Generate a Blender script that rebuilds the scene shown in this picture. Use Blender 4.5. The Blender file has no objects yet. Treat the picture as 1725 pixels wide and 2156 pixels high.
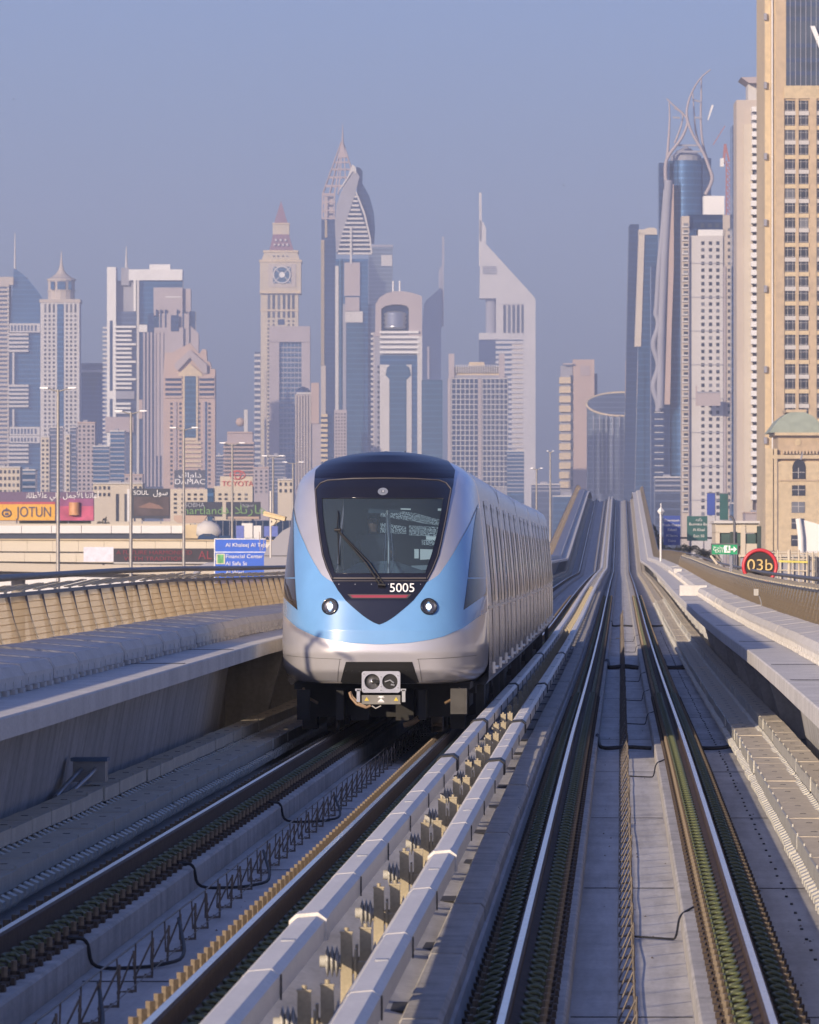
import bpy, math, random
from mathutils import Vector, Matrix, Euler
scn = bpy.context.scene
RAD = math.radians
# ---------------------------------------------------------------- camera
F = 13500.0            # focal length in pixels of a 1725 px wide picture
CZ = 12.0              # eye height above the street
UV, VH, UC, VC = 1307.0, 1191.0, 862.5, 1078.3
YAW = math.atan((UV - UC) / F)
PITCH = math.atan((VH - VC) / F)
cam = bpy.data.cameras.new('camera')
camo = bpy.data.objects.new('camera', cam)
scn.collection.objects.link(camo)
cam.sensor_fit = 'HORIZONTAL'; cam.sensor_width = 36.0
cam.lens = F / 1725.0 * 36.0
cam.clip_start = 0.5; cam.clip_end = 40000
camo.location = (0, 0, CZ)
camo.rotation_euler = (math.pi / 2 + PITCH, 0, YAW)
cam.dof.use_dof = True; cam.dof.focus_distance = 86; cam.dof.aperture_fstop = 18
scn.camera = camo
# ---------------------------------------------------------------- light
SUN_EL, SUN_AZ = RAD(15.5), RAD(28.8)      # light travels towards +Y and +X
world = bpy.data.worlds.new('World'); scn.world = world; world.use_nodes = True
wn = world.node_tree.nodes; wl = world.node_tree.links; wn.clear()
wo = wn.new('ShaderNodeOutputWorld'); bg = wn.new('ShaderNodeBackground')
sky = wn.new('ShaderNodeTexSky'); sky.sky_type = 'NISHITA'; sky.sun_disc = False
sky.sun_elevation = SUN_EL; sky.sun_rotation = math.pi + SUN_AZ
sky.air_density = 1.0; sky.dust_density = 2.2; sky.ozone_density = 3.0
tint = wn.new('ShaderNodeMix'); tint.data_type = 'RGBA'; tint.blend_type = 'MULTIPLY'
tint.inputs[0].default_value = 1.0; tint.inputs[7].default_value = (0.685, 0.725, 1.14, 1)
wl.new(sky.outputs[0], tint.inputs[6]); wl.new(tint.outputs[2], bg.inputs[0])
bg.inputs[1].default_value = 0.13
wl.new(bg.outputs[0], wo.inputs[0])
sun = bpy.data.lights.new('sun', 'SUN'); sun.energy = 5.0; sun.angle = RAD(0.53)
sun.color = (1.0, 0.80, 0.57)
suno = bpy.data.objects.new('sun', sun); scn.collection.objects.link(suno)
LD = Vector((math.sin(SUN_AZ) * math.cos(SUN_EL), math.cos(SUN_AZ) * math.cos(SUN_EL), -math.sin(SUN_EL)))
suno.rotation_euler = LD.to_track_quat('-Z', 'Y').to_euler()
suno.location = (-40, -60, 60)
scn.view_settings.view_transform = 'Standard'; scn.view_settings.look = 'None'
scn.view_settings.gamma = 1.0; scn.view_settings.exposure = 0.12
scn.cycles.use_denoising = True
scn.cycles.max_bounces = 6; scn.cycles.diffuse_bounces = 3; scn.cycles.glossy_bounces = 3
scn.cycles.transmission_bounces = 6; scn.cycles.transparent_max_bounces = 12; scn.cycles.volume_bounces = 1
scn.cycles.sample_clamp_indirect = 6
# ---------------------------------------------------------------- helpers
RND = random.Random(11)
COL = scn.collection

def fwd_right():
    return Vector((-math.sin(YAW), math.cos(YAW), 0)), Vector((math.cos(YAW), math.sin(YAW), 0))
FW, RT = fwd_right()

def P(u, v, D):
    """world point at picture position (u, v) and distance D along the camera's level axis"""
    p = FW * D + RT * ((u - UC) / F * D)
    return Vector((p.x, p.y, CZ + (VH - v) / F * D))

def link(o, parent=None):
    COL.objects.link(o)
    if parent is not None: o.parent = parent
    return o

def tag(o, label=None, cat=None, group=None, kind=None):
    if label: o['label'] = label
    if cat: o['category'] = cat
    if group: o['group'] = group
    if kind: o['kind'] = kind
    return o

def empty(name, loc=(0, 0, 0), rz=0.0, label=None, cat=None, group=None, parent=None):
    o = bpy.data.objects.new(name, None); o.empty_display_size = 0.3
    o.location = loc; o.rotation_euler = (0, 0, rz)
    link(o, parent); return tag(o, label, cat, group)

class MB:
    """collects shapes, builds them as one mesh object"""
    def __init__(s): s.v = []; s.f = []; s.m = []; s.sm = []
    def add(s, vs, fs, mi=0, smooth=False):
        b = len(s.v); s.v += [tuple(p) for p in vs]
        s.f += [tuple(b + i for i in f) for f in fs]; s.m += [mi] * len(fs); s.sm += [smooth] * len(fs)
        return s
    def box(s, x0, x1, y0, y1, z0, z1, mi=0):
        vs = [(x, y, z) for z in (z0, z1) for y in (y0, y1) for x in (x0, x1)]
        return s.add(vs, [(0, 2, 3, 1), (4, 5, 7, 6), (0, 1, 5, 4), (2, 6, 7, 3), (0, 4, 6, 2), (1, 3, 7, 5)], mi)
    def hexa(s, ps, mi=0):   # 8 points, bottom 4 ccw then top 4
        return s.add(ps, [(3, 2, 1, 0), (4, 5, 6, 7), (0, 1, 5, 4), (1, 2, 6, 5), (2, 3, 7, 6), (3, 0, 4, 7)], mi)
    def bar(s, a, b, w, h=None, mi=0):
        a = Vector(a); b = Vector(b); h = h or w; d = (b - a).normalized()
        up = Vector((0, 0, 1)) if abs(d.z) < .95 else Vector((0, 1, 0))
        x = d.cross(up).normalized() * w / 2; y = x.cross(d).normalized() * h / 2
        return s.hexa([a - x - y, a + x - y, a + x + y, a - x + y, b - x - y, b + x - y, b + x + y, b - x + y], mi)
    def tube(s, pts, r, n=6, mi=0, caps=True, smooth=True):
        pts = [Vector(p) for p in pts]; k = len(pts); b = []; prev = None
        for i, p in enumerate(pts):
            d = (pts[min(i + 1, k - 1)] - pts[max(i - 1, 0)]).normalized()
            if prev is None:
                up = Vector((0, 0, 1)) if abs(d.z) < .9 else Vector((1, 0, 0))
                x = d.cross(up).normalized()
            else:
                x = (prev - d * prev.dot(d)).normalized()
            prev = x; y = d.cross(x); rr = r[i] if isinstance(r, (list, tuple)) else r
            b += [p + (x * math.cos(2 * math.pi * j / n) + y * math.sin(2 * math.pi * j / n)) * rr for j in range(n)]
        fs = [(i * n + j, i * n + (j + 1) % n, (i + 1) * n + (j + 1) % n, (i + 1) * n + j) for i in range(k - 1) for j in range(n)]
        s.add(b, fs, mi, smooth)
        if caps:
            s.add(b[:n], [tuple(reversed(range(n)))], mi); s.add(b[-n:], [tuple(range(n))], mi)
        return s
    def cyl(s, c, r, h, n=12, axis='z', mi=0, r2=None, smooth=True):
        c = Vector(c); d = {'x': Vector((1, 0, 0)), 'y': Vector((0, 1, 0)), 'z': Vector((0, 0, 1))}[axis]
        return s.tube([c, c + d * h], [r, r if r2 is None else r2], n, mi, True, smooth)
    def lathe(s, prof, c=(0, 0, 0), n=24, mi=0, smooth=True):   # prof: (r, z)
        c = Vector(c); vs = [c + Vector((r * math.cos(2 * math.pi * j / n), r * math.sin(2 * math.pi * j / n), z)) for r, z in prof for j in range(n)]
        fs = [(i * n + j, i * n + (j + 1) % n, (i + 1) * n + (j + 1) % n, (i + 1) * n + j) for i in range(len(prof) - 1) for j in range(n)]
        return s.add(vs, fs, mi, smooth)
    def prism(s, poly, y0, y1, mi=0):     # poly (x, z) extruded along y
        n = len(poly); vs = [(x, y0, z) for x, z in poly] + [(x, y1, z) for x, z in poly]
        fs = [(i, (i + 1) % n, n + (i + 1) % n, n + i) for i in range(n)] + [tuple(reversed(range(n))), tuple(range(n, 2 * n))]
        return s.add(vs, fs, mi)
    def mesh(s, name, mats):
        me = bpy.data.meshes.new(name); me.from_pydata(s.v, [], s.f)
        for m in (mats if isinstance(mats, (list, tuple)) else [mats]): me.materials.append(m)
        me.polygons.foreach_set('material_index', s.m); me.polygons.foreach_set('use_smooth', s.sm)
        me.update()
        import bmesh
        bm = bmesh.new(); bm.from_mesh(me); bmesh.ops.recalc_face_normals(bm, faces=bm.faces); bm.to_mesh(me); bm.free()
        return me
    def build(s, name, mats, parent=None, loc=None, **kw):
        o = bpy.data.objects.new(name, s.mesh(name, mats))
        if loc is not None: o.location = loc
        link(o, parent); return tag(o, **kw)

def inst(name, me, parent=None, loc=(0, 0, 0), rot=(0, 0, 0), sc=None):
    o = bpy.data.objects.new(name, me); o.location = loc; o.rotation_euler = rot
    if sc: o.scale = sc
    return link(o, parent)

# ---------------------------------------------------------------- materials
MATS = {}
def mat(name, rgb, rough=.7, metal=0., var=.12, scale=2.0, bump=0., spec=.5, fine=None, streak=0., lines=None, emit=None, coat=0., orand=0., long=0.):
    """procedural material: base colour broken up by two octaves of noise, optional vertical streaks, floor lines and relief"""
    if name in MATS: return MATS[name]
    m = bpy.data.materials.new(name); m.use_nodes = True; nt = m.node_tree; N = nt.nodes; L = nt.links
    b = N['Principled BSDF']; b.inputs['Roughness'].default_value = rough; b.inputs['Metallic'].default_value = metal
    b.inputs['Specular IOR Level'].default_value = spec
    if coat: b.inputs['Coat Weight'].default_value = coat; b.inputs['Coat Roughness'].default_value = .06
    tc = N.new('ShaderNodeTexCoord'); src = tc.outputs['Object']
    ns = N.new('ShaderNodeTexNoise'); ns.inputs['Scale'].default_value = scale; ns.inputs['Detail'].default_value = 5
    L.new(src, ns.inputs['Vector'])
    rp = N.new('ShaderNodeValToRGB'); rp.color_ramp.elements[0].position = .3; rp.color_ramp.elements[1].position = .72
    rp.color_ramp.elements[0].color = tuple(c * (1 - var) for c in rgb) + (1,)
    rp.color_ramp.elements[1].color = tuple(min(1, c * (1 + var)) for c in rgb) + (1,)
    L.new(ns.outputs['Fac'], rp.inputs[0]); out = rp.outputs[0]
    def mul(a, colsock, fac):
        mx = N.new('ShaderNodeMix'); mx.data_type = 'RGBA'; mx.blend_type = 'MULTIPLY'
        mx.inputs[0].default_value = fac; L.new(a, mx.inputs[6]); L.new(colsock, mx.inputs[7]); return mx.outputs[2]
    if fine:
        n2 = N.new('ShaderNodeTexNoise'); n2.inputs['Scale'].default_value = fine; n2.inputs['Detail'].default_value = 3
        L.new(src, n2.inputs['Vector']); r2 = N.new('ShaderNodeValToRGB')
        r2.color_ramp.elements[0].color = (.72, .72, .72, 1); r2.color_ramp.elements[1].color = (1, 1, 1, 1)
        r2.color_ramp.elements[0].position = .35; r2.color_ramp.elements[1].position = .6
        L.new(n2.outputs['Fac'], r2.inputs[0]); out = mul(out, r2.outputs[0], .55)
    if streak:
        mp = N.new('ShaderNodeMapping'); mp.inputs['Scale'].default_value = (3.2, 3.2, .25)
        L.new(src, mp.inputs[0]); n3 = N.new('ShaderNodeTexNoise'); n3.inputs['Scale'].default_value = 1.0; n3.inputs['Detail'].default_value = 4
        L.new(mp.outputs[0], n3.inputs['Vector']); r3 = N.new('ShaderNodeValToRGB')
        r3.color_ramp.elements[0].color = (.60, .59, .58, 1); r3.color_ramp.elements[1].color = (1, 1, 1, 1)
        r3.color_ramp.elements[0].position = .36; r3.color_ramp.elements[1].position = .55
        L.new(n3.outputs['Fac'], r3.inputs[0]); out = mul(out, r3.outputs[0], streak)
    if long:    # oily wear drawn out along the line
        mp = N.new('ShaderNodeMapping'); mp.inputs['Scale'].default_value = (4.5, .22, 4.5)
        L.new(src, mp.inputs[0]); n3 = N.new('ShaderNodeTexNoise'); n3.inputs['Scale'].default_value = 1.0; n3.inputs['Detail'].default_value = 6; n3.inputs['Roughness'].default_value = .65
        L.new(mp.outputs[0], n3.inputs['Vector']); r3 = N.new('ShaderNodeValToRGB')
        r3.color_ramp.elements[0].color = (.50, .47, .44, 1); r3.color_ramp.elements[1].color = (1, 1, 1, 1)
        r3.color_ramp.elements[0].position = .34; r3.color_ramp.elements[1].position = .56
        L.new(n3.outputs['Fac'], r3.inputs[0]); out = mul(out, r3.outputs[0], long)
    if lines:   # (period m, fraction, darker/lighter factor)
        per, frac, fac = lines
        sx = N.new('ShaderNodeSeparateXYZ'); L.new(src, sx.inputs[0])
        md = N.new('ShaderNodeMath'); md.operation = 'FRACT'; dv = N.new('ShaderNodeMath'); dv.operation = 'DIVIDE'
        dv.inputs[1].default_value = per; L.new(sx.outputs[2], dv.inputs[0]); L.new(dv.outputs[0], md.inputs[0])
        lt = N.new('ShaderNodeMath'); lt.operation = 'LESS_THAN'; lt.inputs[1].default_value = frac; L.new(md.outputs[0], lt.inputs[0])
        mx = N.new('ShaderNodeMix'); mx.data_type = 'RGBA'
        mx.inputs[7].default_value = tuple(min(1, c * fac) for c in rgb) + (1,)
        L.new(lt.outputs[0], mx.inputs[0]); L.new(out, mx.inputs[6]); out = mx.outputs[2]
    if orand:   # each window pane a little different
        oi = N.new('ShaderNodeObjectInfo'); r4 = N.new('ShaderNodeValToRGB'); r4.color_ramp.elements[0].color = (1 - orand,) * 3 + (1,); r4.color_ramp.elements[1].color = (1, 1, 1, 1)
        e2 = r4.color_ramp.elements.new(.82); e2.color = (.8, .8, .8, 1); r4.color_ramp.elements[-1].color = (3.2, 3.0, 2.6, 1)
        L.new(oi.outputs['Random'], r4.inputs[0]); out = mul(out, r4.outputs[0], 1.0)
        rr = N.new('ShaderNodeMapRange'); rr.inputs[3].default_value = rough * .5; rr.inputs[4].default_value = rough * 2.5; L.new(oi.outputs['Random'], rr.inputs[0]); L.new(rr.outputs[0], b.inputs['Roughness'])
    L.new(out, b.inputs['Base Color'])
    if bump:
        bp = N.new('ShaderNodeBump'); bp.inputs['Strength'].default_value = bump; bp.inputs['Distance'].default_value = .02
        nb = N.new('ShaderNodeTexNoise'); nb.inputs['Scale'].default_value = (fine or scale * 8); nb.inputs['Detail'].default_value = 4
        L.new(src, nb.inputs['Vector']); L.new(nb.outputs['Fac'], bp.inputs['Height']); L.new(bp.outputs[0], b.inputs['Normal'])
    if emit:
        b.inputs['Emission Color'].default_value = tuple(emit[:3]) + (1,); b.inputs['Emission Strength'].default_value = emit[3]
    MATS[name] = m; return m

def text(name, body, size, mtl, parent, loc, rot=(math.pi / 2, 0, 0), ext=.004, align='CENTER', xs=1.0):
    c = bpy.data.curves.new(name, 'FONT'); c.body = body; c.size = size; c.extrude = ext; c.align_x = align; c.align_y = 'CENTER'
    c.materials.append(mtl); o = bpy.data.objects.new(name + '_curve', c); COL.objects.link(o)
    bpy.context.view_layer.update()
    dg = bpy.context.evaluated_depsgraph_get(); me = bpy.data.meshes.new_from_object(o.evaluated_get(dg))
    if not me.materials: me.materials.append(mtl)
    bpy.data.objects.remove(o); n = inst(name, me, parent, loc, rot)
    n.scale = (xs, 1, 1); return n

# ---------------------------------------------------------------- height profile of the line
TAB_R = [(-60, 2.75), (0, 2.62), (35, 2.52), (60, 2.40), (86, 2.29), (115, 2.28), (153, 2.22), (217, 2.0), (295, 1.58), (351, 1.32), (450, .95), (560, .66), (598, .58),
         (990, -10.15), (1030, -10.75), (1075, -10.8), (1250, -8)]
TAB_L = [(-60, 2.3), (0, 2.28), (35, 2.27), (86, 2.26), (115, 2.27)] + [t for t in TAB_R if t[0] > 150]
def _lin(tab, z):
    if z <= tab[0][0]: return tab[0][1]
    for (a, p), (b, q) in zip(tab, tab[1:]):
        if z <= b: return p + (q - p) * (z - a) / (b - a)
    return tab[-1][1]
def _sm(tab, z, w):
    return sum(_lin(tab, z + d * w) for d in (-1, -.5, 0, .5, 1)) / 5
def HR(z): return _sm(TAB_R, z, 9)
def HL(z): return _sm(TAB_L, z, 9)
def dl(z): return .18 * max(0, min(1, (z - 48) / 45))
def T(x, y, t):
    """world height of a point t metres above rail-head level at lateral x and distance y"""
    w = max(0., min(1., (x + 1.9) / .75))
    z = CZ - ((1 - w) * HL(y) + w * HR(y)) + t
    if x < -4.3 and t > .5: z += dl(y)
    return z
def W(x, y, t): return (x, y, T(x, y, t))
def slope(x, y): return math.atan((T(x, y + 1, 0) - T(x, y - 1, 0)) / 2)
def MX(x): return -3.0 - x          # mirror to the left side of the deck
ZS = [-40, -20, 0, 12, 24, 34, 44, 54, 64, 76, 88, 100, 115, 130, 145, 160, 180, 200, 220, 245, 270, 300, 330, 360, 400, 440, 480, 520, 550,
      570, 580, 588, 594, 600, 606, 612, 620, 640, 680, 740, 800, 860, 920, 960, 975, 985, 995, 1010, 1025, 1040, 1060, 1080, 1120, 1200]
def zs_range(a, b):
    return [a] + [z for z in ZS if a + 1e-3 < z < b - 1e-3] + [b]
def sweep(mb, prof, a, b, mi=0, closed=True, zs=None, smooth=False):
    """sweep a cross-section [(lat, t)] along the line from a to b"""
    zs = zs or zs_range(a, b); n = len(prof)
    vs = [W(x, z, t) for z in zs for x, t in prof]
    m = n if closed else n - 1
    fs = [(i * n + j, i * n + (j + 1) % n, (i + 1) * n + (j + 1) % n, (i + 1) * n + j) for i in range(len(zs) - 1) for j in range(m)]
    if closed: fs += [tuple(reversed(range(n))), tuple(range((len(zs) - 1) * n, len(zs) * n))]
    return mb.add(vs, fs, mi, smooth)
# ================================================================ materials of the line
M_deck = mat('deck_concrete', (.53, .52, .51), .85, var=.13, scale=1.1, fine=24, bump=.2, long=.45)
M_conc = mat('pale_concrete', (.62, .60, .57), .85, var=.11, scale=1.2, fine=26, bump=.2, streak=.18)
M_web = mat('stained_concrete', (.46, .46, .47), .88, var=.12, scale=.6, fine=14, streak=.6, bump=.2)
M_plinth = mat('plinth_concrete', (.50, .48, .45), .9, var=.16, scale=3, fine=30, streak=.45, long=.3, bump=.5)
M_tray = mat('tray_cover_grc', (.55, .49, .39), .8, var=.12, scale=1.5, fine=25, bump=.2)
M_traylip = mat('tray_galvanised', (.50, .49, .44), .55, .3, var=.15, scale=4, fine=40)
M_gold = None
M_cover = mat('power_rail_cover_grp', (.68, .65, .60), .45, var=.05, scale=1.2, fine=30)
M_bracket = mat('bracket_paint', (.36, .31, .21), .5, .2, var=.15, scale=5, fine=50)
M_insul = mat('insulator_porcelain', (.42, .41, .38), .3, var=.05)
M_rust = mat('rail_web_rust', (.075, .05, .04), .75, .3, var=.35, scale=9, fine=60, bump=.3)
M_head = mat('rail_head_polished', (.60, .61, .64), .2, 1., var=.12, scale=6)
M_clipg = mat('clip_green', (.10, .115, .05), .5, .1, var=.25, scale=30)
M_plate = mat('fastener_brown', (.06, .042, .03), .75, .2, var=.3, scale=25)
M_bolt = mat('bolt_yellow_zinc', (.22, .175, .125), .5, .5, var=.25, scale=30)
M_black = mat('black_rubber', (.010, .010, .012), .6, var=.2, scale=10)
M_wire = mat('galvanised_wire', (.14, .12, .105), .5, .6, var=.2, scale=10)
M_dark = mat('dark_grating', (.045, .045, .05), .7, var=.3, scale=8)
M_steel = mat('grey_steel', (.33, .34, .36), .45, .6, var=.12, scale=5)
M_railtube = mat('dark_handrail', (.13, .13, .145), .5, .3, var=.12, scale=3)
def gold_mat():
    m = mat('gold_perforated_sheet', (.56, .45, .28), .6, .0, var=.12, scale=1.2, fine=12)
    nt = m.node_tree; N = nt.nodes; L = nt.links; b = N['Principled BSDF']
    tr = N.new('ShaderNodeBsdfTranslucent'); tr.inputs[0].default_value = (.80, .64, .40, 1)
    mx = N.new('ShaderNodeMixShader'); mx.inputs[0].default_value = .66
    tp = N.new('ShaderNodeBsdfTransparent'); m2 = N.new('ShaderNodeMixShader'); m2.inputs[0].default_value = .40      # the open holes of the mesh
    out = N['Material Output']; L.new(b.outputs[0], mx.inputs[1]); L.new(tr.outputs[0], mx.inputs[2])
    L.new(mx.outputs[0], m2.inputs[1]); L.new(tp.outputs[0], m2.inputs[2]); L.new(m2.outputs[0], out.inputs[0])
    return m
M_gold = gold_mat()
def slat_mat():
    m = mat('louvre_cream_sheet', (.80, .73, .58), .5, .0, var=.08, scale=2)
    N = m.node_tree.nodes; L = m.node_tree.links; b = N['Principled BSDF']
    tr = N.new('ShaderNodeBsdfTranslucent'); tr.inputs[0].default_value = (.95, .88, .7, 1); mx = N.new('ShaderNodeMixShader'); mx.inputs[0].default_value = .6
    L.new(b.outputs[0], mx.inputs[1]); L.new(tr.outputs[0], mx.inputs[2]); L.new(mx.outputs[0], N['Material Output'].inputs['Surface']); return m
M_slat = slat_mat()

ZEND = 1100
# ================================================================ the deck (setting)
mb = MB()
prof = [(-6.45, -.40), (-6.45, -1.9), (-4.2, -2.5), (1.2, -2.5), (3.35, -1.9), (3.35, -.40),
        (.41, -.40), (-.41, -.40), (-.90, -.40), (-.95, -.09), (-1.96, -.09), (-2.0, -.215), (-2.12, -.4), (-3.5, -.40)]
sweep(mb, prof, -40, ZEND)
mb.build('viaduct_deck', M_deck, kind='structure')
# plinths under each rail
def plinth(x0, x1):
    mb = MB()
    sweep(mb, [(x0, -.397), (x0, -.225), (x0 + .015, -.21), (x1 - .015, -.21), (x1, -.225), (x1, -.397)], -20, ZEND)
    return mb.build('rail_plinth', M_plinth, kind='structure')
RAILS = [(-3.85, 'left rail of the train track, its head a thin bright line in the shade'),
         (-2.35, 'right rail of the train track, beside the power rail, with sunlit bolt heads along it'),
         (-.66, 'left rail of the empty track, next to the cast kerb, broad polished head'),
         (.84, 'right rail of the empty track, with green clips in sunlight along its left foot')]
PL = [(-4.12, -3.5), (-2.585, -2.03), (-.88, -.33), (.47, 1.06)]
for a, b in PL: plinth(a, b)
# web walls with walkway slabs on both sides
def side(sgn):
    m = (lambda x: x) if sgn > 0 else MX
    mb = MB(); sweep(mb, [(m(2.60), -.398), (m(2.36), .868), (m(2.80), .868), (m(2.95), -.398)], -40, 88)
    mb.build('web_wall', M_web, kind='structure')
    mb = MB(); sweep(mb, [(m(3.12), -.398), (m(3.10), .868), (m(3.2), .868), (m(3.25), -.398)], 88, ZEND)
    mb.build('web_wall_recessed', M_web, kind='structure')
    mb = MB(); sweep(mb, [(m(1.85), .88), (m(1.85), 1.045), (m(1.865), 1.06), (m(3.15) - (.4 if sgn < 0 else 0), 1.06), (m(3.15) - (.4 if sgn < 0 else 0), .87), (m(1.95), .87)], -40, ZEND)
    o = mb.build('walkway_slab', M_conc, kind='structure')
    # joints in the slab top
    return o
side(1); side(-1)
# stiffening ribs under the walkways
def ribs(sgn):
    m = (lambda x: x) if sgn > 0 else MX
    mbb = MB()
    for z in range(99, 420, 11):
        a = [(m(3.12), -.39), (m(2.55), -.39), (m(2.2), .86), (m(3.10), .86)]
        vs = [W(x, z, t) for x, t in a] + [W(x, z + .5, t) for x, t in a]
        mbb.add(vs, [(0, 1, 2, 3), (7, 6, 5, 4), (0, 4, 5, 1), (1, 5, 6, 2), (2, 6, 7, 3), (3, 7, 4, 0)])
    mbb.build('walkway_rib', M_web, kind='structure')
ribs(1); ribs(-1)
def slab_joint(sgn):
    m = (lambda x: x) if sgn > 0 else MX
    for z in (46, 72, 81, 103, 128, 155, 190, 230):
        mb = MB(); a, b = sorted((m(1.9), m(2.48)))
        p = [W(a, z, 1.0645), W(b, z, 1.0645), W(b, z + .12, 1.0645), W(a, z + .12, 1.0645)]
        q = [(x, y, w + .004) for x, y, w in p]
        mb.hexa(p + q); mb.build('walkway_joint_seal', M_black, kind='structure')
slab_joint(1); slab_joint(-1)
# floor joints
for z in (41, 56, 70, 84, 99, 113, 128, 150, 180, 210):
    mb = MB()
    for x0, x1 in ((-3.45, -2.5), (-.32, .46), (1.07, 1.6)):
        p = [W(x0, z, -.397), W(x1, z, -.397), W(x1, z + .05, -.397), W(x0, z + .05, -.397)]
        mb.hexa(p + [(x, y, w + .003) for x, y, w in p])
    mb.build('floor_joint_seal', M_dark, kind='structure')
# piers and pier caps below
for z in range(20, 1100, 36):
    if T(0, z, 0) < 5: continue
    e = empty('viaduct_pier', (-1.5, z, 0), label='round concrete pier below the metro viaduct', cat='pier', group='round piers that carry the viaduct')
    top = T(-1.5, z, -2.52)
    MB().lathe([(0.9, 0), (.9, top - 1.6), (2.2, top - .02), (0, top - .02)], n=20).build('column', M_conc, e)

# ================================================================ rails and fasteners
def fastener_mesh(left=.26, right=.26, gold=True):
    f = MB()
    for s, w in ((-1, left), (1, right)):
        if w < .22:      # narrow side: bolt only
            f.box(*sorted((s * .078, s * (w + .02))), -.10, .10, -.21, -.175, 0)
            f.cyl((s * w * .85, 0, -.175), .036, .035, 8, mi=0); f.cyl((s * w * .85, 0, -.14), .029, .085, 6, mi=1, smooth=False)
            continue
        f.box(*sorted((s * .078, s * .25)), -.17, .17, -.21, -.185, 0)
        f.box(*sorted((s * .09, s * .19)), -.10, .10, -.185, -.165, 0)
        f.cyl((s * .21, 0, -.185), .034, .022, 8, mi=0); f.cyl((s * .21, 0, -.163), .021, .062, 6, mi=1, smooth=False)
        f.box(*sorted((s * .25, s * .275)), -.05, .05, -.21, -.165, 0)
    return f.mesh('fastener', [M_plate, M_bolt])
def clip_mesh(s):
    f = MB()
    pts = [(s * (.135 + .05 * math.cos(a)), .085 * math.sin(a), -.135 + .03 * math.sin(a * .5 + .4)) for a in [i * 2 * math.pi / 12 for i in range(11)]]
    f.tube(pts, .0135, 5)
    pts = [(s * (.135 + .035 * math.cos(a)), .12, -.15 + .05 * math.sin(a)) for a in [i * math.pi / 5 for i in range(6)]]
    f.tube(pts, .012, 5)
    return f.mesh('spring_clip', M_clipg)
CL, CR = clip_mesh(-1), clip_mesh(1)
FAST = [fastener_mesh(.21, .26), fastener_mesh(.19, .26), fastener_mesh(.26, .26), fastener_mesh(.26, .26)]
for i, (x, lab) in enumerate(RAILS):
    e = empty('rail', (x, 20, T(x, 20, -.21)), label=lab, cat='rail', group='running rails of the two tracks')
    off = Vector(e.location)
    def rel(me_mb, name, mt):
        me_mb.v = [tuple(Vector(p) - off) for p in me_mb.v]; return me_mb.build(name, mt, e)
    web = MB(); sweep(web, [(x - .075, -.208), (x - .075, -.195), (x - .012, -.165), (x - .012, -.05), (x - .034, -.04), (x - .036, -.014), (x - .022, -.002),
                            (x + .022, -.002), (x + .036, -.014), (x + .034, -.04), (x + .012, -.05), (x + .012, -.165), (x + .075, -.195), (x + .075, -.208)], -20, ZEND)
    rel(web, 'rail_web', M_rust)
    hd = MB(); sweep(hd, [(x - .021, -.004), (x - .021, 0), (x + .021, 0), (x + .021, -.004)], -20, ZEND, smooth=False)
    rel(hd, 'rail_head', M_head)
    z = 33.0; n = 0
    far = MB(); farc = MB()
    while z < 330:
        p = Vector(W(x, z, 0)); r = (slope(x, z), 0, 0)
        if n < 145:
            f = inst('fastener', FAST[i], e, p - off, r)
            for s in (-1, 1):
                if s < 0 and i < 2: continue
                inst('spring_clip', CL if s < 0 else CR, f)
        else:
            for s in (-1, 1):
                far.box(p.x + (-.26 if s < 0 else .08), p.x + (-.08 if s < 0 else .26), z - .16, z + .16, p.z - .21, p.z - .165, 0)
                if s > 0 or i >= 2: farc.box(p.x + s * .14 - .03, p.x + s * .14 + .03, z - .1, z + .1, p.z - .165, p.z - .11, 0)
                far.box(p.x + s * .21 - .02, p.x + s * .21 + .02, z - .02, z + .02, p.z - .165, p.z - .10, 1)
        z += .6; n += 1
    far.v = [tuple(Vector(p) - off) for p in far.v]; farc.v = [tuple(Vector(p) - off) for p in farc.v]
    far.build('fastener_row', [M_plate, M_bolt], e, kind='stuff'); farc.build('spring_clip_row', M_clipg, e, kind='stuff')

# ================================================================ kerb, grates between power rail and empty track
e = empty('cast_kerb', W(-1.09, 24, -.4), label='long low kerb of cast concrete blocks between the power rails and the empty track', cat='kerb')
off = Vector(e.location)
L_ = 5.5
kb = MB().prism([(-.12, -.088), (-.12, .02), (-.105, .04), (.09, .04), (.115, .01), (.13, -.392)], .03, L_ - .03).mesh('kerb_block', M_plinth)
for k in range(56):
    z = 24 + k * L_
    inst('kerb_block', kb, e, Vector(W(-1.09, z, 0)) - off + Vector((RND.uniform(-.006, .006), 0, RND.uniform(-.004, .004))), (slope(-1.09, z + 2.7), 0, 0))
mb = MB(); sweep(mb, [(-1.21, -.088), (-1.21, .035), (-.98, .035), (-.96, -.392)], 24 + 56 * L_, ZEND)
mb.v = [tuple(Vector(p) - off) for p in mb.v]; mb.build('kerb_run', M_plinth, e)
mb = MB().box(-.16, .155, 0, .7, 0, .003); gm = mb.mesh('cable_grate', M_dark)
g0 = None
for k in range(44):
    z = 36.3 + k * 5.6
    o = inst('cable_grate', gm, None, W(-1.375, z, -.086), (slope(-1.4, z), 0, 0))
    tag(o, 'dark flat cable grate across the deck beside the second power rail', 'grate', 'dark cable grates beside the kerb')

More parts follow.
